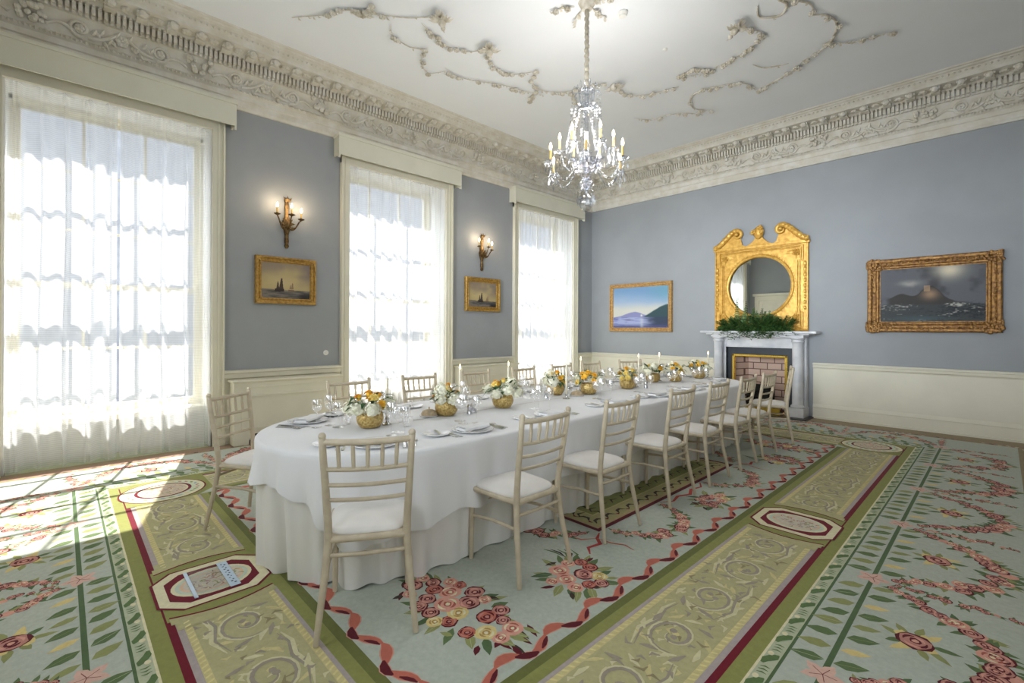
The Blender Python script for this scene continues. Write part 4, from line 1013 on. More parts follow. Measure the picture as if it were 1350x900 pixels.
def art_ships(seed, u0, flat):
    def f(U, V):
        h, w = U.shape; n = noise2(seed, w, h, ((4, 3, .6), (10, 8, .3))); n2 = noise2(seed + 1, w, h, ((4, 20, .6), (12, 40, .4)))
        img = np.zeros((h, w, 3)) + (186, 168, 122); img = lerp(img, (150, 134, 116), smooth(.45, 1.0, V + .5 * n)); img = lerp(img, (128, 116, 112), smooth(.5, 1.0, U + .6 * n) * smooth(.2, .7, V) * .8); img = lerp(img, (206, 186, 142), np.exp(-((U - .45) / .25) ** 2 - ((V - .45) / .15) ** 2) * .6)
        hz = .24; sea = np.zeros_like(img) + (126, 118, 110); sea = lerp(sea, (84, 82, 80), smooth(-.15, .3, n2 + .3 * (U - .5))); sea = lerp(sea, (50, 48, 48), smooth(.7, .85, U) * smooth(.2, .08, V)); k = smooth(.01, -.01, V - hz)[..., None]; img = img * (1 - k) + sea * k
        img = lerp(img, (120, 110, 104), ((V > hz - .02) & (V < hz + .02) & (U < .25)) * .8)
        for (x, s, dk) in ((u0, 1.0, (54, 44, 40)), (u0 + .24, .6, (120, 96, 78))):
            hull = (abs(U - x) < .095 * s) & (V > hz - .03 * s - .02 + .5 * ((U - x)) ** 2) & (V < hz + .035 * s); img = lerp(img, dk, hull * .95)
            for dx, ht, wd in ((-.035, .20, .03), (.035, .30, .045)):
                X = (U - x - dx * s) / (wd * s); Y_ = (V - hz - .03) / (ht * s); sail = (Y_ > 0) & (Y_ < 1) & (X > -1 + Y_ * .9) & (X < 1 - Y_ * .5); img = lerp(img, tuple(c * 1.15 for c in dk), sail * .9)
        return img
    return f
def painting(name, wall, a0, a1, z0, z1, fw, art, label, m, ornate=False, depth=0.06):
    W_, H_ = a1 - a0, z1 - z0
    if wall == 'end': loc, rz = ((a0 + a1) / 2, Y1 - 0.002, z0), 0.0
    else: loc, rz = (X0 + 0.002, (a0 + a1) / 2, z0), PI / 2
    root = thing(name, label, 'painting', loc, rz)   # local: x right, -y towards the viewer
    hw = W_ / 2
    prof = [(0.0, 0.0), (0.0, -depth * .75), (.12, -depth), (.30, -depth * .95), (.42, -depth * .62), (.62, -depth * .55), (.74, -depth * .72), (.86, -depth * .70), (.93, -depth * .42), (1.0, -depth * .40), (1.0, -0.004)]
    fr = MB(); vs = []; fs = []
    for t, y in prof:
        k = t * fw; vs += [(-hw + k, y, k), (hw - k, y, k), (hw - k, y, H_ - k), (-hw + k, y, H_ - k)]
    for i in range(len(prof) - 1):
        for k in range(4): k2 = (k + 1) % 4; fs.append((i * 4 + k, i * 4 + k2, i * 4 + 4 + k2, i * 4 + 4 + k))
    fr.add(vs, fs); fr.build('frame', m, root, smooth=True, sharp=30)
    if ornate:
        r = random.Random(9)
        def spr(o, cx, cz, n, s, wx, wz):
            for k in range(n): o.ball((cx + r.uniform(-wx, wx), -depth * r.uniform(.7, 1.0), cz + r.uniform(-wz, wz)), r.uniform(.010, .020) * s, 6, 4)
        for sx in (-1, 1):
            for cz in (fw * .5, H_ - fw * .5):
                o = MB(); spr(o, sx * (hw - fw * .5), cz, 60, 1.15, fw * .55, fw * .5); spr(o, sx * (hw - fw * 1.6), cz, 30, .8, fw * .7, fw * .35); o.build('corner_ornament', m, root, smooth=True)
            o = MB()
            for q in range(16): spr(o, sx * (hw - fw * .35), fw + (H_ - 2 * fw) * (q + .5) / 16, 4, .7, fw * .18, .03)
            o.build('carved_border', m, root, smooth=True)
        for cz in (fw * .35, H_ - fw * .35):
            o = MB()
            for q in range(34): spr(o, -hw + fw + (W_ - 2 * fw) * (q + .5) / 34, cz, 4, .7, .022, fw * .18)
            o.build('carved_border', m, root, smooth=True)
    else:
        for sx in (-1, 1):
            for cz in (fw * .3, H_ - fw * .3):
                o = MB(); sg = 1 if cz < H_ / 2 else -1
                for k in range(3): o.leaf((sx * (hw - fw * .3), -depth * .9, cz), (-sx * (1 - .5 * k), 0, sg * .5 * k), (0, -1, 0), fw * 1.3, fw * .3, .05)
                o.build('corner_leaf', m, root, smooth=True)
    nw, nh = 150, max(40, int(150 * (H_ - 2 * fw) / (W_ - 2 * fw)))
    us = (np.arange(nw) + .5) / nw; vv = (np.arange(nh) + .5) / nh; U, V = np.meshgrid(us, vv); img = np.clip(art(U, V), 0, 255)
    cv = MB(); iw, ih = W_ - 2 * fw + .01, H_ - 2 * fw + .01
    vs = [(-iw / 2 + iw * i / nw, 0, fw - .005 + ih * j / nh) for j in range(nh + 1) for i in range(nw + 1)]
    cv.v = vs
    for j in range(nh):
        for i in range(nw):
            a = j * (nw + 1) + i; cv.f.append((a, a + 1, a + nw + 2, a + nw + 1)); cv.c.append(tuple(img[j, i]))
    cv.build('canvas', M['canvas'], root, loc=(0, -depth * .40, 0))
painting('painting', 'end', -5.86, -4.43, 1.335, 2.335, 0.085, art_lake, 'gilt-framed painting of a blue lake beneath hills, left of the fireplace', M['oldgold_l'] if 'oldgold_l' in M else M['gold'], depth=0.07)
painting('painting', 'end', -1.365, 0.008, 1.36, 2.40, 0.150, art_storm, 'large ornate gilt frame with a dark stormy sea and rocky island', M['oldgold'], True, depth=0.09)
painting('painting', 'left', 1.71, 2.447, 1.683, 2.278, 0.075, art_ships(31, .36, 0), 'gilt-framed small seascape with sailing boats below the nearer wall sconce', M['oldgold2'] if 'oldgold2' in M else M['oldgold'], depth=0.06)
painting('painting', 'left', 4.975, 5.767, 1.685, 2.278, 0.085, art_ships(37, .42, 0), 'gilt-framed small seascape below the farther wall sconce', M['oldgold2'] if 'oldgold2' in M else M['oldgold'], depth=0.06)

# ------------------------------------------------------------------ wall sconces
def sconce(y, label):
    root = thing('wall_sconce', label, 'wall light', (X0 + 0.002, y, 2.40), 0, 'three-light gilt wall sconces')
    bp = MB()
    prof = [(0.0, .014), (.03, .03), (.05, .02), (.09, .028), (.16, .022), (.22, .034), (.27, .05), (.31, .062), (.35, .05), (.40, .03), (.46, .022), (.52, .030), (.58, .024), (.62, .028), (.64, .016)]
    bp.tube([(0.018, 0, z) for z, _ in prof], [w for _, w in prof], 10)
    for k in range(5): bp.leaf((0.03, 0, .30), (.4, math.sin((k - 2) * .7), math.cos((k - 2) * .7)), (1, 0, 0), .10, .04)
    for k in range(3): bp.leaf((0.03, 0, .58), (.3, (k - 1) * .6, .8), (1, 0, 0), .09, .03)
    bp.build('backplate', M['sconce'], root, smooth=True)
    for k, (dx, dy, dz) in enumerate(((.12, -.145, .40), (.20, .0, .395), (.12, .145, .37))):
        ar = MB(); pts = []
        for q in range(14):
            u = q / 13; pts.append((0.03 + (dx - 0.03) * u, dy * u, .30 - .085 * math.sin(PI * min(1, u * 1.15)) * (1 - u * .3) + (dz - .31) * u ** 2.2))
        pts.append((dx, dy, dz - .005)); ar.tube(pts, .0085, 7)
        ar.lathe([(.010, -.012), (.034, 0), (.040, .008), (.012, .012), (.014, .02)], 14, (dx, dy, dz))
        for q in range(3): ar.leaf(pts[5], (.2, .5 * (q - 1), .8), (1, 0, 0), .05, .02)
        ao = ar.build('arm', M['sconce'], root, smooth=True, sharp=50)
        c = MB(); c.tube([(dx, dy, dz + .015), (dx, dy, dz + .085)], .0105, 10); c.build('candle_sleeve', M['sleeve_o'], ao, smooth=True, sharp=50)
        f = MB(); f.lathe([(.004, .085), (.012, .098), (.0135, .112), (.009, .13), (.003, .148), (0, .152)], 12, (dx, dy, dz)); f.build('bulb', M['bulb'], ao, smooth=True)
        pl = bpy.data.lights.new('sconce_lamp', 'POINT'); pl.energy = 1.0; pl.color = (1.0, .78, .52); pl.shadow_soft_size = .02
        lo = bpy.data.objects.new('sconce_lamp', pl); COL.objects.link(lo); lo.parent = root; lo.location = (dx + .02, dy, dz + .14)
sconce(2.08, 'gilt three-light wall sconce between the nearest and the middle window')
sconce(5.35, 'gilt three-light wall sconce between the middle and the far window')

# ------------------------------------------------------------------ ceiling: stucco garlands, smoke detector
def stucco():
    global n_tr
    r = random.Random(17); Z = ZC - 0.001
    def garland(pts, name, wid=0.022, leaves=1.0, flowers=0.35, lsz=0.065, drop=0.0):
        mb = MB(); q = []; wid *= .42; lsz *= .72; leaves *= .8
        # smooth the polyline
        for i in range(len(pts) - 1):
            p0 = pts[max(0, i - 1)]; p1 = pts[i]; p2 = pts[i + 1]; p3 = pts[min(len(pts) - 1, i + 2)]
            for k in range(8):
                t = k / 8
                q.append(tuple(0.5 * ((2 * p1[a]) + (-p0[a] + p2[a]) * t + (2 * p0[a] - 5 * p1[a] + 4 * p2[a] - p3[a]) * t * t + (-p0[a] + 3 * p1[a] - 3 * p2[a] + p3[a]) * t ** 3) for a in (0, 1)))
        q.append(pts[-1]); n = len(q)
        mb.tube([(x, y, Z - .012) for x, y in q], [wid * (.35 + .65 * math.sin(PI * (i + .5) / n)) for i in range(n)], 7)
        d = 0
        for i in range(1, n):
            L = math.hypot(q[i][0] - q[i - 1][0], q[i][1] - q[i - 1][1]); d += L
            while d > 0.055 / max(leaves, .01):
                d -= 0.055 / max(leaves, .01); x, y = q[i]
                a = math.atan2(q[i][1] - q[i - 1][1], q[i][0] - q[i - 1][0]) + r.choice([-1, 1]) * r.uniform(.5, 1.3)
                mb.leaf((x, y, Z - .015), (math.cos(a), math.sin(a), -r.uniform(.1, .6)), (0, 0, -1), lsz * r.uniform(.7, 1.2), lsz * .55, .2)
                if r.random() < flowers:
                    fx, fy = x + r.uniform(-.03, .03), y + r.uniform(-.03, .03)
                    for k in range(5): mb.ball((fx + .02 * math.cos(1.257 * k), fy + .02 * math.sin(1.257 * k), Z - .03), .017, 6, 4)
                    mb.ball((fx, fy, Z - .045), .013, 6, 4)
        global n_tr
        n_tr += 1; struct(mb.build('trim_%d' % n_tr, M['stucco'], smooth=True, sharp=60), name)
    def bird(x, y, a):
        global n_tr
        mb = MB(); c, s = math.cos(a), math.sin(a)
        mb.ball((x, y, Z - .07), .045, 10, 6, (1.0, 1.0, 1.1)); mb.ball((x + .06 * c, y + .06 * s, Z - .10), .026, 8, 5); mb.tube([(x + .08 * c, y + .08 * s, Z - .105), (x + .12 * c, y + .12 * s, Z - .11)], [.01, .002], 6)
        for sg in (-1, 1):
            for k in range(4): mb.leaf((x, y, Z - .05), (-c * (.4 + .25 * k) + sg * -s * (1 - .2 * k), -s * (.4 + .25 * k) + sg * c * (1 - .2 * k), -.25), (0, 0, -1), .15, .05, .1)
        for k in range(3): mb.leaf((x - .03 * c, y - .03 * s, Z - .05), (-c + .25 * (k - 1) * s, -s - .25 * (k - 1) * c, .0), (0, 0, -1), .13, .045, .1)
        n_tr += 1; struct(mb.build('trim_%d' % n_tr, M['stucco'], smooth=True, sharp=60), 'stucco bird on the ceiling')
    G = garland
    G([(-5.25, 1.76), (-4.95, 2.0), (-4.80, 2.07), (-4.66, 2.2), (-4.56, 2.41), (-4.47, 2.54)], 'stucco garland', .02, 1.0, .5)
    G([(-4.70, 2.12), (-4.62, 2.30), (-4.50, 2.30)], 'stucco flower spray', .03, 2.4, .9, .09)
    G([(-4.50, 2.50), (-4.36, 2.68), (-4.13, 2.88)], 'stucco stem', .016, .3, .1)
    G([(-4.608, 2.57), (-4.768, 2.688), (-4.83, 2.93), (-4.77, 3.1), (-4.997, 3.206), (-5.149, 3.419), (-4.95, 3.55)], 'stucco scroll', .014, 1.1, .3, .05)
    G([(-4.90, 3.50), (-4.95, 3.72), (-4.88, 3.96), (-4.706, 4.278), (-4.62, 4.6), (-4.5, 4.9)], 'stucco scroll', .012, 1.2, .3, .05)
    G([(-4.36, 2.80), (-4.42, 2.96), (-4.51, 3.25), (-4.41, 3.51), (-4.21, 3.60)], 'stucco garland', .014, 1.0, .6, .06)
    G([(-4.22, 3.62), (-4.40, 3.80), (-4.46, 4.05), (-4.38, 4.25), (-4.15, 4.38)], 'stucco garland', .015, 1.1, .6, .06)
    G([(-4.15, 4.40), (-4.35, 4.52), (-4.42, 4.80), (-4.25, 5.05), (-3.95, 5.15), (-3.72, 5.25)], 'stucco garland', .015, 1.5, .5, .07)
    G([(-4.42, 4.75), (-4.62, 4.80), (-4.75, 4.95)], 'stucco leaf drop', .012, 1.5, .6, .06)
    G([(-4.15, 5.10), (-4.30, 5.40), (-4.35, 5.65)], 'stucco leaf drop', .012, 1.5, .6, .06)
    G([(-3.64, 5.36), (-3.68, 5.62), (-3.58, 5.87), (-3.32, 6.0), (-3.05, 6.05)], 'stucco garland', .015, 1.1, .5, .06)
    G([(-2.92, 5.85), (-2.66, 5.97), (-2.45, 5.94), (-2.25, 5.9), (-2.08, 5.83), (-1.93, 5.74), (-1.86, 5.6), (-1.93, 5.46), (-1.99, 5.28)], 'stucco garland', .015, 1.3, .7, .06)
    G([(-2.95, 5.84), (-2.75, 5.78), (-2.60, 5.90)], 'stucco flower spray', .02, 2.2, .8, .07)
    G([(-1.74, 5.12), (-1.78, 5.32), (-1.62, 5.44), (-1.52, 5.30), (-1.55, 5.16), (-1.36, 5.45), (-1.38, 5.68)], 'stucco shell scroll', .034, 0.4, .2)
    G([(-1.42, 5.66), (-1.30, 5.76), (-1.24, 5.98), (-1.31, 6.25), (-1.42, 6.40), (-1.56, 6.51), (-1.69, 6.56)], 'stucco scroll', .030, .6, .3)
    G([(-1.69, 6.56), (-1.90, 6.74), (-2.22, 6.88), (-2.34, 6.94)], 'stucco garland', .018, 1.5, .6, .07)
    G([(-2.36, 6.90), (-2.40, 6.60), (-2.65, 6.44), (-2.93, 6.38), (-3.11, 6.51), (-3.20, 6.80), (-3.06, 7.05)], 'stucco scroll', .022, 1.0, .4, .06)
    G([(-1.40, 6.34), (-1.22, 6.53), (-1.02, 6.58), (-0.84, 6.63)], 'stucco leaf spray', .014, 1.9, .5, .075)
    G([(-2.16, 6.21), (-2.07, 6.40), (-1.84, 6.50)], 'stucco scroll', .018, .2, .0)
    G([(-4.0, 6.46), (-3.83, 6.70), (-3.57, 6.73), (-3.35, 6.88), (-3.2, 7.09)], 'stucco garland', .014, 1.1, .4, .06)
    for k in range(6):
        a = 2 * PI * k / 6 + .3; G([(-2.95 + .10 * math.cos(a), 3.82 + .10 * math.sin(a)), (-2.95 + .22 * math.cos(a + .2), 3.82 + .22 * math.sin(a + .2)), (-2.95 + .34 * math.cos(a + .1), 3.82 + .34 * math.sin(a + .1))], 'stucco rosette leaf', .02, 1.6, .3, .08)
    bird(-4.12, 2.90, 2.3); bird(-4.18, 3.62, 2.4); bird(-3.62, 5.34, -2.4); bird(-2.02, 5.26, 2.6)
    sd = MB(); sd.lathe([(.052, 0), (.055, -.012), (.046, -.03), (.040, -.034), (.036, -.048), (.001, -.05)], 20)
    tag(sd.build('smoke_detector', M['white'], smooth=True, sharp=40, loc=(-2.757, 4.229, ZC)), 'round white smoke detector on the ceiling near the chandelier chain', 'smoke detector')
    sp = MB(); sp.lathe([(.028, 0), (.030, -.006), (.02, -.012), (.001, -.014)], 16)
    tag(sp.build('ceiling_sensor', M['white'], smooth=True, loc=(-2.771, 5.151, ZC)), 'tiny white disc on the bare middle of the ceiling', 'sensor')
stucco()

# ------------------------------------------------------------------ crystal chandelier
def chandelier():
    X, Y = -2.93, 3.845
    root = thing('chandelier', 'cut-glass chandelier with lit candle bulbs hanging above the table', 'chandelier', (X, Y, 0))
    r = random.Random(8)
    ch = MB(); z = 3.86; k = 0
    rose_ = MB(); rose_.lathe([(.001, 4.62), (.05, 4.63), (.075, 4.67), (.09, 4.70)], 20); rose_.build('ceiling_rose', M['stucco'], root, smooth=True)
    while z < 4.64:
        ch.tube([((.016 if k % 2 else 0) * math.cos(a), (0 if k % 2 else .016) * math.cos(a), z + .026 * math.sin(a)) for a in [2 * PI * q / 10 for q in range(10)]], .0045, 5, closed=True)
        z += .036; k += 1
    ch.build('chain', M['stucco'], root, smooth=True)
    sl2 = MB(); n = 60
    sl2.tube([(.004 * math.sin(q * 1.1), .004 * math.cos(q * 1.3), 3.86 + .80 * q / n) for q in range(n + 1)], [.017 + .007 * abs(math.sin(q * .9)) for q in range(n + 1)], 9)
    sl2.build('chain_sleeve', mat('pleated_silk_sleeve', (186, 178, 160), .8, var=.1, scale=40), root, smooth=True)
    st = MB(); st.lathe([(.001, 3.88), (.012, 3.86), (.02, 3.78), (.035, 3.74), (.02, 3.70), (.014, 3.60), (.03, 3.52), (.014, 3.46), (.016, 3.30), (.04, 3.24), (.018, 3.18), (.02, 3.09)][::-1], 14); st.build('stem', M['crystal'], root, smooth=True, sharp=50)
    # top crown with turned-out hooks
    cr = MB(); cr.lathe([(.02, 3.64), (.09, 3.63), (.11, 3.645), (.09, 3.655), (.02, 3.66)], 20); cr2 = MB(); cr2.lathe([(.02, 3.79), (.07, 3.79), (.085, 3.80), (.02, 3.81)], 18); cr2.build('upper_dish', M['crystal'], root, smooth=True, sharp=40)
    cr.build('crown_dish', M['crystal'], root, smooth=True, sharp=40)
    N = 12
    for k in range(N):
        a = 2 * PI * k / N; c, s = math.cos(a), math.sin(a)
        hk = MB(); rad = .105 if k % 2 else .155; top = 3.86 if k % 2 else 3.81
        hk.tube([(.06 * c, .06 * s, 3.65), (.075 * c, .075 * s, 3.75), (.09 * c, .09 * s, top), (rad * .85 * c, rad * .85 * s, top + .02), (rad * c, rad * s, top - .02)], .006, 6); hk.build('crown_hook', M['crystal'], root, smooth=True)
        # long bead string from hook down to the arm ring
        sp = MB(); m = 26
        for q in range(m):
            u = q / (m - 1); rr = rad + (.27 - rad) * u ** 2.2; zz = top - .03 - (top - 3.10) * (u ** .9) - .03 * math.sin(PI * u); sp.octa((rr * c, rr * s, zz), .0085 + .004 * math.sin(PI * u), .013)
        sp.build('bead_string', M['crystal'], root)
        if k % 2 == 0:
            sp = MB(); a2 = a + PI / N
            for q in range(18):
                u = q / 17; rr = .10 + .05 * u; sp.octa((rr * math.cos(a2), rr * math.sin(a2), 3.63 - .45 * u), .008, .012)
            sp.build('bead_string', M['crystal'], root)
    # receiver bowl, baluster and ball
    bw = MB(); bw.lathe([(.03, 2.985), (.07, 2.99), (.115, 3.01), (.14, 3.045), (.145, 3.075), (.15, 3.085), (.13, 3.085), (.10, 3.03), (.02, 3.02)], 28, wob=lambda a, z: 1 + .012 * math.cos(14 * a)); bw.build('receiver_bowl', M['crystal_w'], root, smooth=True, sharp=50)
    bl = MB(); bl.lathe([(.02, 2.80), (.05, 2.825), (.075, 2.86), (.06, 2.885), (.03, 2.90), (.045, 2.92), (.065, 2.945), (.05, 2.965), (.03, 2.99)], 20, wob=lambda a, z: 1 + .05 * abs(math.cos(5 * a))); bl.build('baluster', M['crystal_w'], root, smooth=True, sharp=50)
    fb = MB(); fb.lathe([(.002, 2.565), (.035, 2.58), (.06, 2.62), (.068, 2.665), (.055, 2.71), (.03, 2.745), (.018, 2.78), (.02, 2.81)], 12); fb.build('finial_ball', M['crystal'], root)
    for k in range(8):
        a = 2 * PI * k / 8; d = MB(); x, y = .085 * math.cos(a), .085 * math.sin(a)
        d.octa((x, y, 2.775), .009); d.tube([(.03 * math.cos(a), .03 * math.sin(a), 2.80), (x, y, 2.77)], .003, 5)
        d.add([(x, y, 2.755), (x + .019, y, 2.69), (x, y + .019, 2.69), (x - .019, y, 2.69), (x, y - .019, 2.69), (x, y, 2.635)], [(0, 1, 2), (0, 2, 3), (0, 3, 4), (0, 4, 1), (5, 2, 1), (5, 3, 2), (5, 4, 3), (5, 1, 4)])
        d.build('finial_drop', M['crystal'], root)
    # twelve arms in two tiers, each with pan, drops, candle and bulb
    for k in range(12):
        up = k % 2 == 1; a = 2 * PI * k / 12 + .12; c, s = math.cos(a), math.sin(a); R = .27 if up else .40; zt = 3.19 if up else 3.02
        am = MB(); pts = []
        for q in range(18):
            u = q / 17; rr = .10 + (R - .10) * (u ** .85); dip = .20 if not up else .06
            zz = 3.05 - dip * math.sin(PI * min(1, u * 1.02)) * (1 - .25 * u) + (zt - 3.05) * u ** 2.5; pts.append((rr * c, rr * s, zz))
        am.tube(pts, .0085, 8); am.lathe([(.008, -.03), (.02, -.02), (.012, -.01), (.02, 0.0), (.052, .006), (.058, .016), (.02, .012), (.016, .03), (.014, .035)], 18, (R * c, R * s, zt), wob=lambda a_, z_: 1 + (.05 * math.cos(9 * a_) if z_ > .003 and z_ < .02 else 0))
        ao = am.build('arm', M['crystal'], root, smooth=True, sharp=50)
        cn = MB(); cn.tube([(R * c, R * s, zt + .03), (R * c, R * s, zt + .125)], .0115, 10); cn.build('candle_sleeve', M['sleeve_o'], ao, smooth=True, sharp=50)
        f = MB(); f.lathe([(.004, .125), (.0125, .14), (.015, .158), (.010, .18), (.003, .2), (0, .206)], 12, (R * c, R * s, zt)); f.build('bulb', M['bulb'], ao, smooth=True)
        dr = MB()
        for q in range(7):
            b = 2 * PI * q / 7; x, y = R * c + .054 * math.cos(b), R * s + .054 * math.sin(b); dr.octa((x, y, zt - .005), .0075); dr.octa((x, y, zt - .024), .0065)
            dr.add([(x, y, zt - .036), (x + .010, y, zt - .07), (x, y + .010, zt - .07), (x - .010, y, zt - .07), (x, y - .010, zt - .07), (x, y, zt - .105)], [(0, 1, 2), (0, 2, 3), (0, 3, 4), (0, 4, 1), (5, 2, 1), (5, 3, 2), (5, 4, 3), (5, 1, 4)])
        dr.octa((R * c, R * s, zt - .06), .013, .02); dr.octa((R * c, R * s, zt - .13), .014, .05); dr.build('pan_drops', M['crystal'], ao)
        if not up:   # swag of beads to the next arm
            a2 = a + 2 * PI / 6; sw = MB()
            for q in range(1, 16):
                u = q / 16; rr = R * (1 - .12 * math.sin(PI * u)); aa = a + (a2 - a) * u; sw.octa((rr * math.cos(aa), rr * math.sin(aa), zt - .01 - .10 * math.sin(PI * u)), .009, .011)
            sw.build('bead_swag', M['crystal'], root)
        lp = bpy.data.lights.new('chandelier_lamp', 'POINT'); lp.energy = CHAND_W; lp.color = (1.0, .97, .93); lp.shadow_soft_size = .05
        lo = bpy.data.objects.new('chandelier_lamp', lp); COL.objects.link(lo); lo.parent = root; lo.location = (R * c, R * s, zt + .26)
CHAND_W = 2.8
M['crystal_w'] = glass_mat('frosted_cut_crystal', tint=(226, 228, 236), refl=1.0, extra=.34, rough=.12)
chandelier()

# ------------------------------------------------------------------ dining table, cloths
TX, TY0, TY1, TR, TH = -2.925, 1.565, 5.90, 0.738, 0.708
def stadium(t, off=0.0):
    """t in [0,1) round the table edge from the near tip, anticlockwise seen from above; returns x, y, normal"""
    R = TR; S = TY1 - TY0; tot = 2 * PI * R + 2 * S; d = (t % 1.0) * tot
    if d < PI * R / 2: a = -PI / 2 + d / R; c = (TX, TY0)
    elif d < PI * R / 2 + S: return (TX + R + off, TY0 + d - PI * R / 2, 1.0, 0.0)
    elif d < PI * R * 1.5 + S: a = (d - PI * R / 2 - S) / R; c = (TX, TY1)
    elif d < PI * R * 1.5 + 2 * S: return (TX - R - off, TY1 - (d - PI * R * 1.5 - S), -1.0, 0.0)
    else: a = PI + (d - PI * R * 1.5 - 2 * S) / R; c = (TX, TY0)
    return (c[0] + (R + off) * math.cos(a), c[1] + (R + off) * math.sin(a), math.cos(a), math.sin(a))
def table():
    root = thing('dining_table', 'long round-ended banquet table hidden beneath the white cloths', 'table', (TX, (TY0 + TY1) / 2, 0)); cyy = (TY0 + TY1) / 2
    tp = MB(); pts = [(stadium(k / 120, -.02)[0] - TX, stadium(k / 120, -.02)[1] - cyy) for k in range(120)]; tp.prism(pts, 'z', TH - .03, TH - .004); tp.build('table_top', M['chair'], root)
    for x in (-.4, .4):
        for y in (-1.9, 0, 1.9): l = MB(); l.tube([(x, y, 0.004), (x, y, TH - .03)], .03, 10); l.build('leg', M['chair'], root)
table()
def cloths():
    r = random.Random(12); N = 900; ph = [r.uniform(0, 6.28) for _ in range(8)]
    def fold(t):
        s = t * 2 * PI
        f = .46 * math.sin(38 * s + ph[0] + 1.3 * math.sin(3 * s + ph[1])) + .38 * math.sin(71 * s + ph[2] + math.sin(5 * s)) + .25 * math.sin(22 * s + ph[3]) + .16 * math.sin(118 * s + ph[4])
        return f
    def env(t):   # fuller folds at the round ends, flatter along the sides
        e = min(t, 1 - t); e2 = abs(t - .5); k = max(math.exp(-(e / .075) ** 2), math.exp(-(e2 / .075) ** 2)); return .35 + .65 * k
    mb = MB(); M_ = 22
    def fn(u, v):
        z = TH - .006 - (TH - .014) * v; a = (.004 + .058 * v ** .8) * env(u); off = .004 + .012 * v * env(u) - .055 * v + a * fold(u)
        x, y, nx, ny = stadium(u, off); return (x, y, max(.006, z + (.008 * math.sin(60 * u * 2 * PI) if v > .97 else 0)))
    mb.grid(N, M_, fn, wrap=True); tag(mb.build('under_tablecloth', M['skirt'], smooth=True, sharp=180), 'ivory floor-length undercloth hanging in folds to the carpet', 'tablecloth')
    # top cloth: flat top, rounded edge, drape of uneven length
    def hem(t):
        # t from the near tip anticlockwise: right side long, near-left short, a deep corner between
        e = t if t < .6 else t - 1
        K = ((-.41, .42), (-.03, .475), (.018, .50), (.029, .45), (.038, .335), (.049, .215), (.058, .255), (.07, .285), (.084, .29), (.096, .335), (.112, .31), (.30, .33), (.45, .40), (.61, .42))
        base = K[-1][1]
        for (a_, za), (b_, zb) in zip(K, K[1:]):
            if a_ <= e <= b_: f = (e - a_) / (b_ - a_); f = f * f * (3 - 2 * f); base = za + (zb - za) * f; break
        base += .010 * math.sin(90 * t) + .006 * math.sin(233 * t)
        return base
    tb = MB(); rows = []
    pro = [(-.733, 0), (-.45, 0), (-.22, 0), (-.06, 0), (-.012, -.0005), (.003, -.004), (.011, -.013)]
    n = N; vs = []; fs = []
    for off, dz in pro:
        for i in range(n):
            x, y, nx, ny = stadium(i / n, max(off, -.733)); 
            vs.append((x, y, TH + .012 + dz))
    V_ = 14
    for j in range(1, V_ + 1):
        v = j / V_
        for i in range(n):
            t = i / n; zt = TH - .001; zb = hem(t); z = zt + (zb - zt) * v; a = (.003 + .046 * v) * env(t); e = .65 + .35 * env(t)
            off = .014 + .012 * v * env(t) + a * (fold(t) * .6 + .35 * math.sin(47 * t * 2 * PI + ph[5]) * v + .25 * math.sin(76 * t * 2 * PI + ph[6]) * v)
            x, y, nx, ny = stadium(t, off); vs.append((x, y, z))
    R_ = len(pro) + V_
    for j in range(R_ - 1):
        for i in range(n): i2 = (i + 1) % n; fs.append((j * n + i, j * n + i2, (j + 1) * n + i2, (j + 1) * n + i))
    fs.append(tuple(range(n)))
    tb.add(vs, [f for f in fs if len(f) == 4]); 
    # spine of the top between the two innermost lines
    tb.build('x', None) if False else None
    o = tb.build('top_tablecloth', M['cloth'], smooth=True, sharp=180)
    tag(o, 'white linen top cloth laid over the long table, draped to mid height', 'tablecloth')
cloths()
CT = TH + 0.0125      # height of the laid cloth

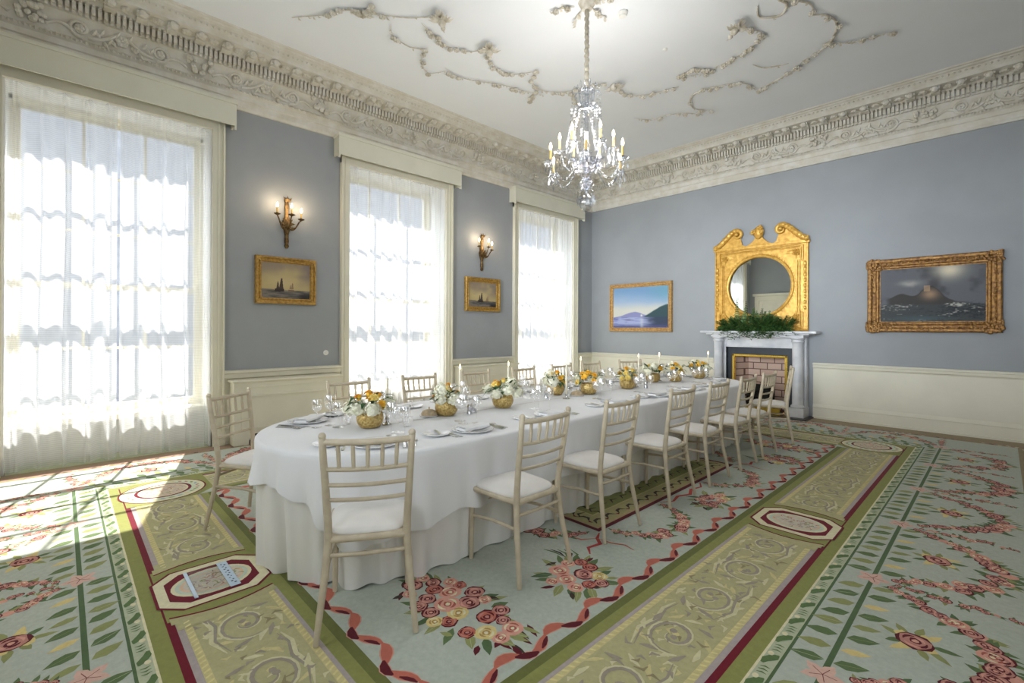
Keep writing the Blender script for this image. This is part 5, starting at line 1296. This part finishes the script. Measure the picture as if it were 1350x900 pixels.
# ------------------------------------------------------------------ chairs
def make_chair(label):
    t = thing('banquet_chair', label, 'chair', (0, 0, 0), 0, 'cream spindle-back chairs round the table')
    fr = MB()
    out = [(-.185, .175), (.185, .175), (.165, -.195), (-.165, -.195)]
    n = 4
    for i in range(4):
        a = out[i]; b = out[(i + 1) % 4]; fr.tube([(a[0], a[1], .425), (b[0], b[1], .425)], .017, 8)
    fr.prism([(x * .98, y * .98) for x, y in out], 'z', .425, .44); fr.build('seat_frame', M['chair'], t, smooth=True, sharp=50)
    cu = MB()
    def cf(u, v):
        a = 2 * PI * u; c, s = math.cos(a), math.sin(a); k = (abs(c) ** 5 + abs(s) ** 5) ** (-1 / 5)
        lv = [(0.0, .473), (.55, .472), (.86, .466), (.97, .456), (1.0, .447), (.985, .436), (.6, .435)]
        i = min(int(v * 6 + .001), 6); q, z = lv[i]; x, y = c * k * q, s * k * q
        w = .196 - .012 * (1 - y) ; return (x * w, -.008 + y * .188, z + .006 * (1 - x * x) * (1 - y * y))
    cu.grid(40, 7, cf, wrap=True); cu.build('seat_cushion', M['cushion'], t, smooth=True, sharp=180)
    for s in (-1, 1):
        p = MB(); p.tube([(s * .212, -.262, 0.0), (s * .20, -.242, .12), (s * .183, -.214, .27), (s * .171, -.195, .42), (s * .172, -.200, .50), (s * .180, -.222, .66), (s * .187, -.245, .80), (s * .191, -.256, .895), (s * .191, -.257, .915)],
                         [.0125, .0145, .0165, .018, .0175, .0165, .0155, .015, .006], 10); p.ball((s * .191, -.257, .905), .0165, 10, 6); p.build('back_post', M['chair'], t, smooth=True, sharp=60)
        l = MB(); l.tube([(s * .185, .175, 0.0), (s * .185, .175, .10), (s * .183, .173, .30), (s * .183, .172, .43)], [.0125, .0145, .0165, .0175], 10); l.lathe([(.0165, .355), (.0195, .36), (.0165, .365)], 10, (s * .183, .172, 0)); l.build('leg', M['chair'], t, smooth=True, sharp=60)
        sd = MB(); sd.tube([(s * .184, .174, .262), (s * .182, -.02, .285), (s * .182, -.212, .288)], .010, 8); sd.build('stretcher', M['chair'], t, smooth=True, sharp=60)
    def cur(z, w, y, bow, rr, name):
        q = MB(); q.tube([(-w + 2 * w * k / 12, y - bow * (1 - (2 * k / 12 - 1) ** 2), z - .004 * (1 - (2 * k / 12 - 1) ** 2)) for k in range(13)], rr, 9); q.build(name, M['chair'], t, smooth=True, sharp=60)
    cur(.878, .19, -.254, .016, .0145, 'top_rail'); cur(.755, .186, -.238, .016, .0105, 'lower_rail'); cur(.682, .182, -.226, .014, .0095, 'back_slat'); cur(.612, .178, -.214, .012, .0095, 'back_slat')
    cur(.36, .176, -.204, 0, .010, 'stretcher'); 
    q = MB(); q.tube([(-.184, .174, .33), (.184, .174, .33)], .010, 8); q.build('stretcher', M['chair'], t, smooth=True, sharp=60)
    for k in range(5):
        x = -.124 + .062 * k; b = .016 * (1 - (x / .186) ** 2); q = MB(); q.tube([(x * .98, -.238 - b, .752), (x, -.249 - b, .82), (x * 1.02, -.254 - b, .878)], [.008, .0095, .008], 8); q.build('spindle', M['chair'], t, smooth=True, sharp=60)
    return t
# (seat centre x, y, rotation in degrees, label)
CH = [(-2.165, 1.11, 60, 'cream spindle-back chair at the near end of the table, its back to us')]
for k, y in enumerate((1.96, 2.73, 3.59, 4.30, 5.00, 5.62)): CH.append((-2.02, y, 90, '%s cream chair from the near end along the right side of the table' % ORD[k]))
CH.append((-2.06, 6.52, 109, 'cream chair at the far right curve of the table, before the fireplace'))
CH.append((-3.665, 1.035, -53, 'cream chair beside the nearest window, at the table\'s near left curve'))
for k, (y, rz) in enumerate(((1.86, -91), (2.60, -90), (3.33, -90), (4.09, -89), (4.81, -90), (5.45, -92))): CH.append((-3.80, y, rz, '%s cream chair along the window side, counted from the near end' % ORD[k]))
CH.append((-3.71, 6.19, -114, 'cream chair at the far left curve of the table, near the end wall'))
_c0 = None
for x, y, rz, lb in CH:
    if _c0 is None: o = _c0 = make_chair(lb)
    else: o = copy_tree(_c0); o['label'] = lb
    o.location = (x, y, 0.006); o.rotation_euler = (0, 0, math.radians(rz))

# ------------------------------------------------------------------ place settings
PL = [(-2.455, 1.285, 60, 'at the near end')]
for k, y in enumerate((1.93, 2.70, 3.56, 4.28, 4.98, 5.62)): PL.append((-2.375, y, 90, 'before the %s chair of the right side' % ORD[k]))
PL.append((-2.62, 6.28, 118, 'at the far right curve'))
PL.append((-3.375, 1.255, -53, 'at the near left curve'))
for k, y in enumerate((1.86, 2.60, 3.33, 4.09, 4.81, 5.45)): PL.append((-3.445, y, -90, 'before the %s chair of the window side' % ORD[k]))
PL.append((-3.28, 6.22, -128, 'at the far left curve'))
def mk_plate(nm, R, lb, cat):
    m = MB(); m.lathe([(R * .55, 0), (R * .6, .002), (R * .96, .011), (R, .0135), (R * .985, .0165), (R * .66, .0075), (R * .62, .0055), (.001, .005)], 40); return m
def mk_glass(h, br, bh, stem):
    m = MB(); z0 = h - bh
    m.lathe([(stem * 9, 0.0), (stem * 9, .0015), (stem * 4, .004), (stem * 1.2, .012), (stem, .03), (stem, z0 - .012), (stem * 1.6, z0 - .002), (br * .45, z0 + bh * .06), (br * .82, z0 + bh * .22), (br, z0 + bh * .45), (br * .97, z0 + bh * .7), (br * .84, h), (br * .80, h), (br * .93, z0 + bh * .7), (br * .96, z0 + bh * .45), (br * .78, z0 + bh * .24), (br * .40, z0 + bh * .10), (.001, z0 + bh * .05)], 20); return m
def mk_fork(L):
    m = MB(); m.box(-.005, .005, -L / 2, L * .12, .001, .0035); m.box(-.011, .011, L * .12, L * .26, .0015, .0035)
    for k in range(4): x = -.0098 + k * .0057; m.box(x, x + .0026, L * .26, L / 2, .002, .0035)
    m.box(-.009, .009, -L / 2, -L * .25, .001, .004); return m
def mk_knife(L):
    m = MB(); m.prism([(-.007, -L / 2), (.007, -L / 2), (.008, -L * .02), (-.008, -L * .02)], 'z', .001, .007); m.prism([(-.007, -L * .02), (.010, -L * .02), (.010, L * .35), (.002, L / 2), (-.006, L * .42)], 'z', .002, .0042); return m
def mk_spoon(L):
    m = MB(); m.box(-.0045, .0045, -L / 2, L * .2, .001, .004); m.ball((0, L * .34, .0045), .02, 12, 6, (1, 1.6, .22)); return m
def mk_napkin():
    m = MB()
    def f(u, v):
        a = 2 * PI * v; x = -.105 + .21 * u; w = .048 + .003 * math.sin(9 * u); return (x, w * math.copysign(abs(math.cos(a)) ** .6, math.cos(a)) , .016 + .013 * math.copysign(abs(math.sin(a)) ** .7, math.sin(a)) + .002 * math.sin(14 * u + 3 * v))
    m.grid(12, 17, f); m.box(-.104, .104, -.044, .044, .008, .024); return m
KIND = [  # name, mesh builder, material, local x, y, rot, dz, label stem, category, group
    ('dinner_plate', mk_plate('p', .135, '', ''), 'china', 0, 0, 0, 0, 'white dinner plate', 'plate', 'dinner plates'),
    ('folded_napkin', mk_napkin(), 'napkin', 0, 0, .05, .006, 'folded white napkin on the plate', 'napkin', 'folded napkins'),
    ('bread_plate', mk_plate('b', .085, '', ''), 'china', -.255, .045, 0, 0, 'small white bread plate', 'plate', 'bread plates'),
    ('butter_knife', mk_knife(.15), 'silver', -.245, .045, -.35, .0135, 'silver butter knife on the bread plate', 'knife', 'butter knives'),
    ('dinner_fork', mk_fork(.20), 'silver', -.165, 0, 0, 0, 'silver dinner fork', 'fork', 'dinner forks'),
    ('starter_fork', mk_fork(.17), 'silver', -.195, -.005, 0, 0, 'smaller silver fork', 'fork', 'starter forks'),
    ('dinner_knife', mk_knife(.23), 'silver', .160, 0, 0, 0, 'silver dinner knife', 'knife', 'dinner knives'),
    ('starter_knife', mk_knife(.20), 'silver', .186, -.005, 0, 0, 'smaller silver knife', 'knife', 'starter knives'),
    ('dessert_spoon', mk_spoon(.18), 'silver', .218, -.005, 0, 0, 'silver spoon', 'spoon', 'dessert spoons'),
    ('wine_glass', mk_glass(.205, .040, .10, .0038), 'glass', .085, .215, 0, 0, 'tall stemmed wine glass', 'glass', 'tall wine glasses'),
    ('white_wine_glass', mk_glass(.185, .034, .085, .0036), 'glass', .165, .165, 0, 0, 'shorter stemmed wine glass', 'glass', 'shorter wine glasses'),
    ('water_goblet', mk_glass(.165, .041, .085, .0045), 'glass', .125, .300, 0, 0, 'wide water goblet', 'glass', 'water goblets'),
]
for nm, mb_, mt, lx, ly, lr, dz, lb, cat, gr in KIND:
    src = None
    for (px, py, rz, where) in PL:
        a = math.radians(rz); c, s = math.cos(a), math.sin(a)
        if src is None: o = src = mb_.build(nm, M[mt], smooth=(mt in ('china', 'glass', 'napkin') or nm == 'dessert_spoon'), sharp=40)
        else: o = src.copy(); COL.objects.link(o)
        o.location = (px + c * lx - s * ly, py + s * lx + c * ly, CT + dz); o.rotation_euler = (0, 0, a + lr)
        tag(o, '%s %s' % (lb, where), cat, gr)

# ------------------------------------------------------------------ centrepieces
def make_flowers(seed, nro, nye, nhy, leafy, wide):
    r = random.Random(seed)
    root = thing('flower_arrangement', '', 'flowers', (0, 0, 0), 0, 'gold pots of flowers along the table')
    p = MB(); wob = lambda a, z: 1 + .03 * math.sin(7 * a + 40 * z) * math.sin(60 * z + 3 * a)
    p.lathe([(.046, 0), (.062, .006), (.078, .03), (.084, .058), (.079, .085), (.070, .104), (.066, .104), (.074, .08), (.06, .02)], 30, wob=wob); p.build('gold_pot', M['goldpot'], root, smooth=True, sharp=50)
    def hemi():
        th = math.acos(r.uniform(.05, 1)); ph = r.uniform(0, 6.28); return Vector((math.sin(th) * math.cos(ph) * wide, math.sin(th) * math.sin(ph) * wide, math.cos(th) * .105))
    placed = []
    def spot(rad):
        for _ in range(80):
            q = hemi()
            if all((q - p_).length > (rad + r_) * .8 for p_, r_ in placed): break
        placed.append((q, rad)); return Vector((q.x, q.y, .105 + q.z))
    for k in range(nro + nye):
        c = spot(.028); n = (c - Vector((0, 0, .07))).normalized(); t1 = n.orthogonal().normalized(); t2 = n.cross(t1); m = MB(); R = r.uniform(.024, .031)
        m.ball(tuple(c), R * .62, 10, 6)
        for ring, (cnt, el, sc) in enumerate(((5, .35, .8), (7, .85, 1.0), (8, 1.35, 1.15))):
            for j in range(cnt):
                a = 2 * PI * j / cnt + ring * .5; d = (n * math.cos(el) + (t1 * math.cos(a) + t2 * math.sin(a)) * math.sin(el)).normalized()
                m.leaf(c + d * R * .15, d, n, R * sc, R * .95, .25)
        m.build('rose', M['orange'] if k < nro else M['yellow'], root, smooth=True, sharp=60)
    for k in range(nhy):
        c = spot(.05); m = MB(); R = r.uniform(.042, .055)
        for j in range(60):
            th = math.acos(r.uniform(-.5, 1)); ph = r.uniform(0, 6.28); n = Vector((math.sin(th) * math.cos(ph), math.sin(th) * math.sin(ph), math.cos(th))); q = c + n * R * r.uniform(.85, 1.08); t1 = n.orthogonal().normalized(); t2 = n.cross(t1); a0 = r.uniform(0, 1.57)
            for w in range(4): a = a0 + w * 1.571; m.leaf(q, (t1 * math.cos(a) + t2 * math.sin(a)) + n * .3, n, .0125, .012, .1)
        m.ball(tuple(c), R * .82, 8, 6); m.build('hydrangea_head', M['ivory'], root)
    lf = MB()
    for k in range(leafy):
        a = r.uniform(0, 6.28); q = Vector((math.cos(a) * wide * r.uniform(.35, .85), math.sin(a) * wide * r.uniform(.55, 1.0), .11 + r.uniform(0, .09))); d = Vector((math.cos(a), math.sin(a), r.uniform(-.5, .8)))
        lf.leaf(q, d, (0, 0, 1), r.uniform(.06, .10), r.uniform(.028, .042), .2)
    lf.build('leaves', M['leaf'], root, smooth=True)
    sg = MB()
    for k in range(7):
        a = r.uniform(0, 6.28); b = Vector((math.cos(a) * wide * .5, math.sin(a) * wide * .5, .12)); tip = b + Vector((math.cos(a) * .07, math.sin(a) * .07, r.uniform(.02, .09))); sg.tube([tuple(b), tuple((b + tip) / 2 + Vector((0, 0, .01))), tuple(tip)], .0018, 5)
        for j in range(6): sg.leaf(b + (tip - b) * (j + 1) / 6, (math.cos(a + j * 2), math.sin(a + j * 2), .4), (0, 0, 1), .028, .014, .2)
    sg.build('sprigs', M['leaf2'], root, smooth=True)
    return root
FV = [make_flowers(51, 6, 2, 4, 16, .115), make_flowers(52, 3, 5, 3, 14, .085), make_flowers(53, 3, 2, 5, 22, .12)]
POTS = [(-2.914, 1.486, 0, 20, 'nearest gold pot with amber roses and white hydrangea'), (-2.930, 2.120, 1, 80, 'second gold pot from us, small yellow posy beside the butter dish'),
        (-2.898, 2.675, 2, 200, 'third gold pot from us, broad arrangement with one amber bloom leftmost'), (-3.112, 3.595, 1, 10, 'fourth gold pot from us, half hidden behind wine glasses'),
        (-2.919, 3.889, 0, 150, 'fifth gold pot from us with orange roses at its left'), (-2.892, 4.562, 1, 240, 'sixth gold pot from us, small greenish posy'),
        (-3.037, 5.366, 2, 90, 'seventh gold pot from us, big white hydrangea with dark leaves'), (-2.876, 5.634, 1, 300, 'eighth gold pot from us, small upright posy'), (-2.855, 6.267, 2, 330, 'farthest gold pot, leafy green and white, nearest the fireplace')]
used = set()
for x, y, v, rz, lb in POTS:
    if v in used: o = copy_tree(FV[v])
    else: o = FV[v]; used.add(v)
    o['label'] = lb; o.location = (x, y, CT); o.rotation_euler = (0, 0, math.radians(rz)); o.scale = (1.06, 1.06, 1.06)
# taper candles in small silver holders
def make_candle():
    root = thing('taper_candle', '', 'candle', (0, 0, 0), 0, 'taper candles along the table')
    h = MB(); h.lathe([(.034, 0), (.036, .004), (.018, .010), (.010, .022), (.013, .036), (.016, .045), (.012, .045), (.011, .03)], 18); h.build('candle_holder', M['silver'], root, smooth=True, sharp=50)
    c = MB(); c.tube([(0, 0, .03), (0, 0, .318)], [.0105, .0085], 12); c.build('wax_taper', M['wax'], root, smooth=True, sharp=50)
    w = MB(); w.tube([(0, 0, .318), (0, 0, .328)], .0012, 5); w.build('wick', M['iron'], root)
    return root
CN = [(-2.919, 1.615, 0, 'unlit taper candle just behind the nearest gold pot'), (-3.112, 2.388, 1, 'lit taper candle behind the second gold pot'), (-3.112, 2.941, 1, 'lit taper candle behind the third gold pot'),
      (-2.855, 3.456, 0, 'unlit taper candle beside the fourth gold pot'), (-3.144, 4.046, 1, 'lit taper candle behind the fifth gold pot'), (-3.069, 5.087, 1, 'lit taper candle between the sixth and seventh gold pots'),
      (-3.048, 5.548, 1, 'lit taper candle behind the seventh gold pot'), (-2.790, 6.407, 1, 'lit taper candle beside the farthest gold pot')]
_cd = None
for x, y, lit, lb in CN:
    if _cd is None: o = _cd = make_candle()
    else: o = copy_tree(_cd)
    o['label'] = lb; o.location = (x, y, CT)
for o, (x, y, lit, lb) in zip([q for q in bpy.data.objects if q.name.startswith('taper_candle')], CN):
    if lit:
        f = MB(); f.lathe([(.0015, .322), (.006, .332), (.0065, .342), (.003, .358), (0, .368)], 10); f.build('flame', M['flame'], o, smooth=True)
# salt and pepper, butter dish, rolls
def cruet(x, y, lb, nm):
    root = thing(nm, lb, 'shaker', (x, y, CT), 0)
    b = MB(); b.lathe([(.020, 0), (.024, .003), (.021, .02), (.018, .045), (.020, .055)], 16); b.build('glass_body', M['crystal_w'], root, smooth=True, sharp=50)
    c = MB(); c.lathe([(.0205, .055), (.021, .064), (.014, .074), (.001, .078)], 16); c.build('silver_cap', M['silver'], root, smooth=True, sharp=50)
cruet(-2.855, 2.286, 'silver-capped salt shaker right of the second gold pot, nearer one', 'salt_shaker'); cruet(-2.887, 2.350, 'silver-capped pepper shaker right of the second gold pot, farther one', 'pepper_shaker')
cruet(-2.994, 3.327, 'silver-capped shaker left of the fourth gold pot', 'pepper_shaker'); cruet(-2.769, 4.744, 'silver-capped shaker right of the sixth gold pot', 'salt_shaker')
def butter(x, y, lb):
    root = thing('butter_dish', lb, 'dish', (x, y, CT), .4)
    d = MB(); d.lathe([(.05, 0), (.07, .005), (.074, .012), (.066, .01), (.001, .006)], 24); d.build('dish_base', M['china'], root, smooth=True, sharp=50)
    l = MB(); l.lathe([(.058, .01), (.060, .022), (.05, .04), (.03, .05), (.006, .053), (.004, .06), (.007, .066), (.003, .072), (.001, .073)], 22, wob=lambda a, z: 1 + .03 * math.cos(11 * a) * (1 if z < .045 else 0)); l.build('domed_lid', M['bread'], root, smooth=True, sharp=50)
butter(-2.978, 1.996, 'round covered butter dish left of the second gold pot'); butter(-2.898, 3.670, 'round covered dish right of the fourth gold pot')
butter(-2.930, 4.722, 'round covered dish right of the sixth gold pot')
tb_ = MB(); tb_.lathe([(.024, 0), (.03, .004), (.036, .03), (.038, .06), (.036, .06), (.033, .03), (.02, .006), (.001, .005)], 20)
_t = None
for x, y, lb in ((-3.112, 1.417, 'low clear glass tumbler left of the nearest gold pot'), (-2.790, 1.696, 'low clear tumbler right of the nearest gold pot'), (-3.048, 2.812, 'low clear tumbler behind the third gold pot'), (-3.091, 3.778, 'low clear tumbler before the fifth gold pot')):
    if _t is None: o = _t = tb_.build('glass_tumbler', M['glass'], smooth=True, sharp=50)
    else: o = _t.copy(); COL.objects.link(o)
    o.location = (x, y, CT); tag(o, lb, 'glass', 'low tumblers')

# ------------------------------------------------------------------ greenery on the mantelpiece
def greenery():
    r = random.Random(5); root = thing('mantel_greenery', 'bushy dark green foliage arrangement on the mantel before the mirror', 'foliage', (FX + 0.0, Y1 - 0.20, 1.366))
    tr = MB(); tr.box(-.5, .5, -.05, .05, 0, .05); tr.build('planter_tray', M['leaf'], root)
    lv = [MB(), MB()]; st = MB()
    for k in range(230):
        x = r.uniform(-.58, .56); up = max(0.0, 1 - abs(x + .02) / .62)
        base = Vector((x * .9, r.uniform(-.04, .03), .045)); el = r.uniform(-.25, 1.35); a = r.uniform(-2.6, -.55) if r.random() < .75 else r.uniform(.3, 2.8)
        L = r.uniform(.15, .25) * (.8 + .45 * up); dx = math.cos(a) * math.cos(el) + x * 1.1; dy = math.sin(a) * math.cos(el); 
        d = Vector((dx, dy, math.sin(el))).normalized()
        if base.y + d.y * L > .08: d.y = .1
        pts = [base + d * L * t + Vector((0, 0, -.09 * t * t * L / .17 * (1 if el < .7 else .2))) for t in (0, .25, .5, .75, 1)]
        st.tube([tuple(p) for p in pts], .002, 4)
        for j in range(1, 9):
            t = j / 8; q = pts[0] + (pts[-1] - pts[0]) * t; q = pts[min(4, int(t * 4))].lerp(pts[min(4, int(t * 4) + 1)], t * 4 - int(t * 4)) if t < 1 else pts[4]
            for sg in (-1, 1):
                sdv = d.cross(Vector((0, 0, 1))); sdv = sdv.normalized() if sdv.length > .1 else Vector((1, 0, 0)); lv[k % 2].leaf(q, sdv * sg + d * .6 + Vector((0, 0, r.uniform(-.3, .3))), (0, -.4, 1), r.uniform(.046, .066), r.uniform(.020, .028), .15)
    for (x, h, a) in ((-.30, .46, .0), (-.20, .34, .1), (-.08, .33, .15), (.04, .28, -.1), (.16, .28, .2), (-.34, .2, -.3)):
        pts = [(x + a * h * t, -.02, .05 + h * t) for t in [k / 6 for k in range(7)]]; st.tube(pts, .003, 5)
        for j in range(12):
            t = .25 + .75 * j / 11; q = (x + a * h * t, -.02, .05 + h * t); s = (1.15 - t) * .06 + .012
            for sg in (-1, 1): lv[j % 2].leaf(q, (sg, r.uniform(-.5, .3), .5), (0, -1, .2), s, s * .45, .1)
    lv[0].build('dark_leaves', M['leaf'], root, smooth=True); lv[1].build('light_leaves', mat('fern_green_leaf', (84, 128, 62), .5, var=.25, scale=30), root, smooth=True); st.build('stems', M['leaf2'], root)
greenery()

# ------------------------------------------------------------------ clear sleeve on the near medallion
def sleeve():
    root = thing('plastic_sleeve', 'flat clear sleeve with two pale blue end strips lying on the carpet\'s near octagon', 'sleeve', (-2.985, .595, .0085))
    f = MB(); f.box(-.165, .165, -.105, .105, 0, .0006); f.build('clear_film', M['film'], root)
    a = MB(); a.box(-.165, .165, -.105, -.088, .0007, .0035); a.build('edge_bar', M['paleblue'], root)
    b = MB(); b.box(-.165, .165, .055, .105, .0007, .003); b.build('header_strip', M['paleblue'], root)
    k = MB(); r = random.Random(2)
    for i in range(14): x = -.14 + i * .02 + r.uniform(-.003, .003); y = .07 + .012 * (i % 2); k.box(x, x + r.uniform(.006, .013), y, y + r.uniform(.006, .012), .003, .0034)
    k.build('printed_marks', M['ink'], root)
sleeve()
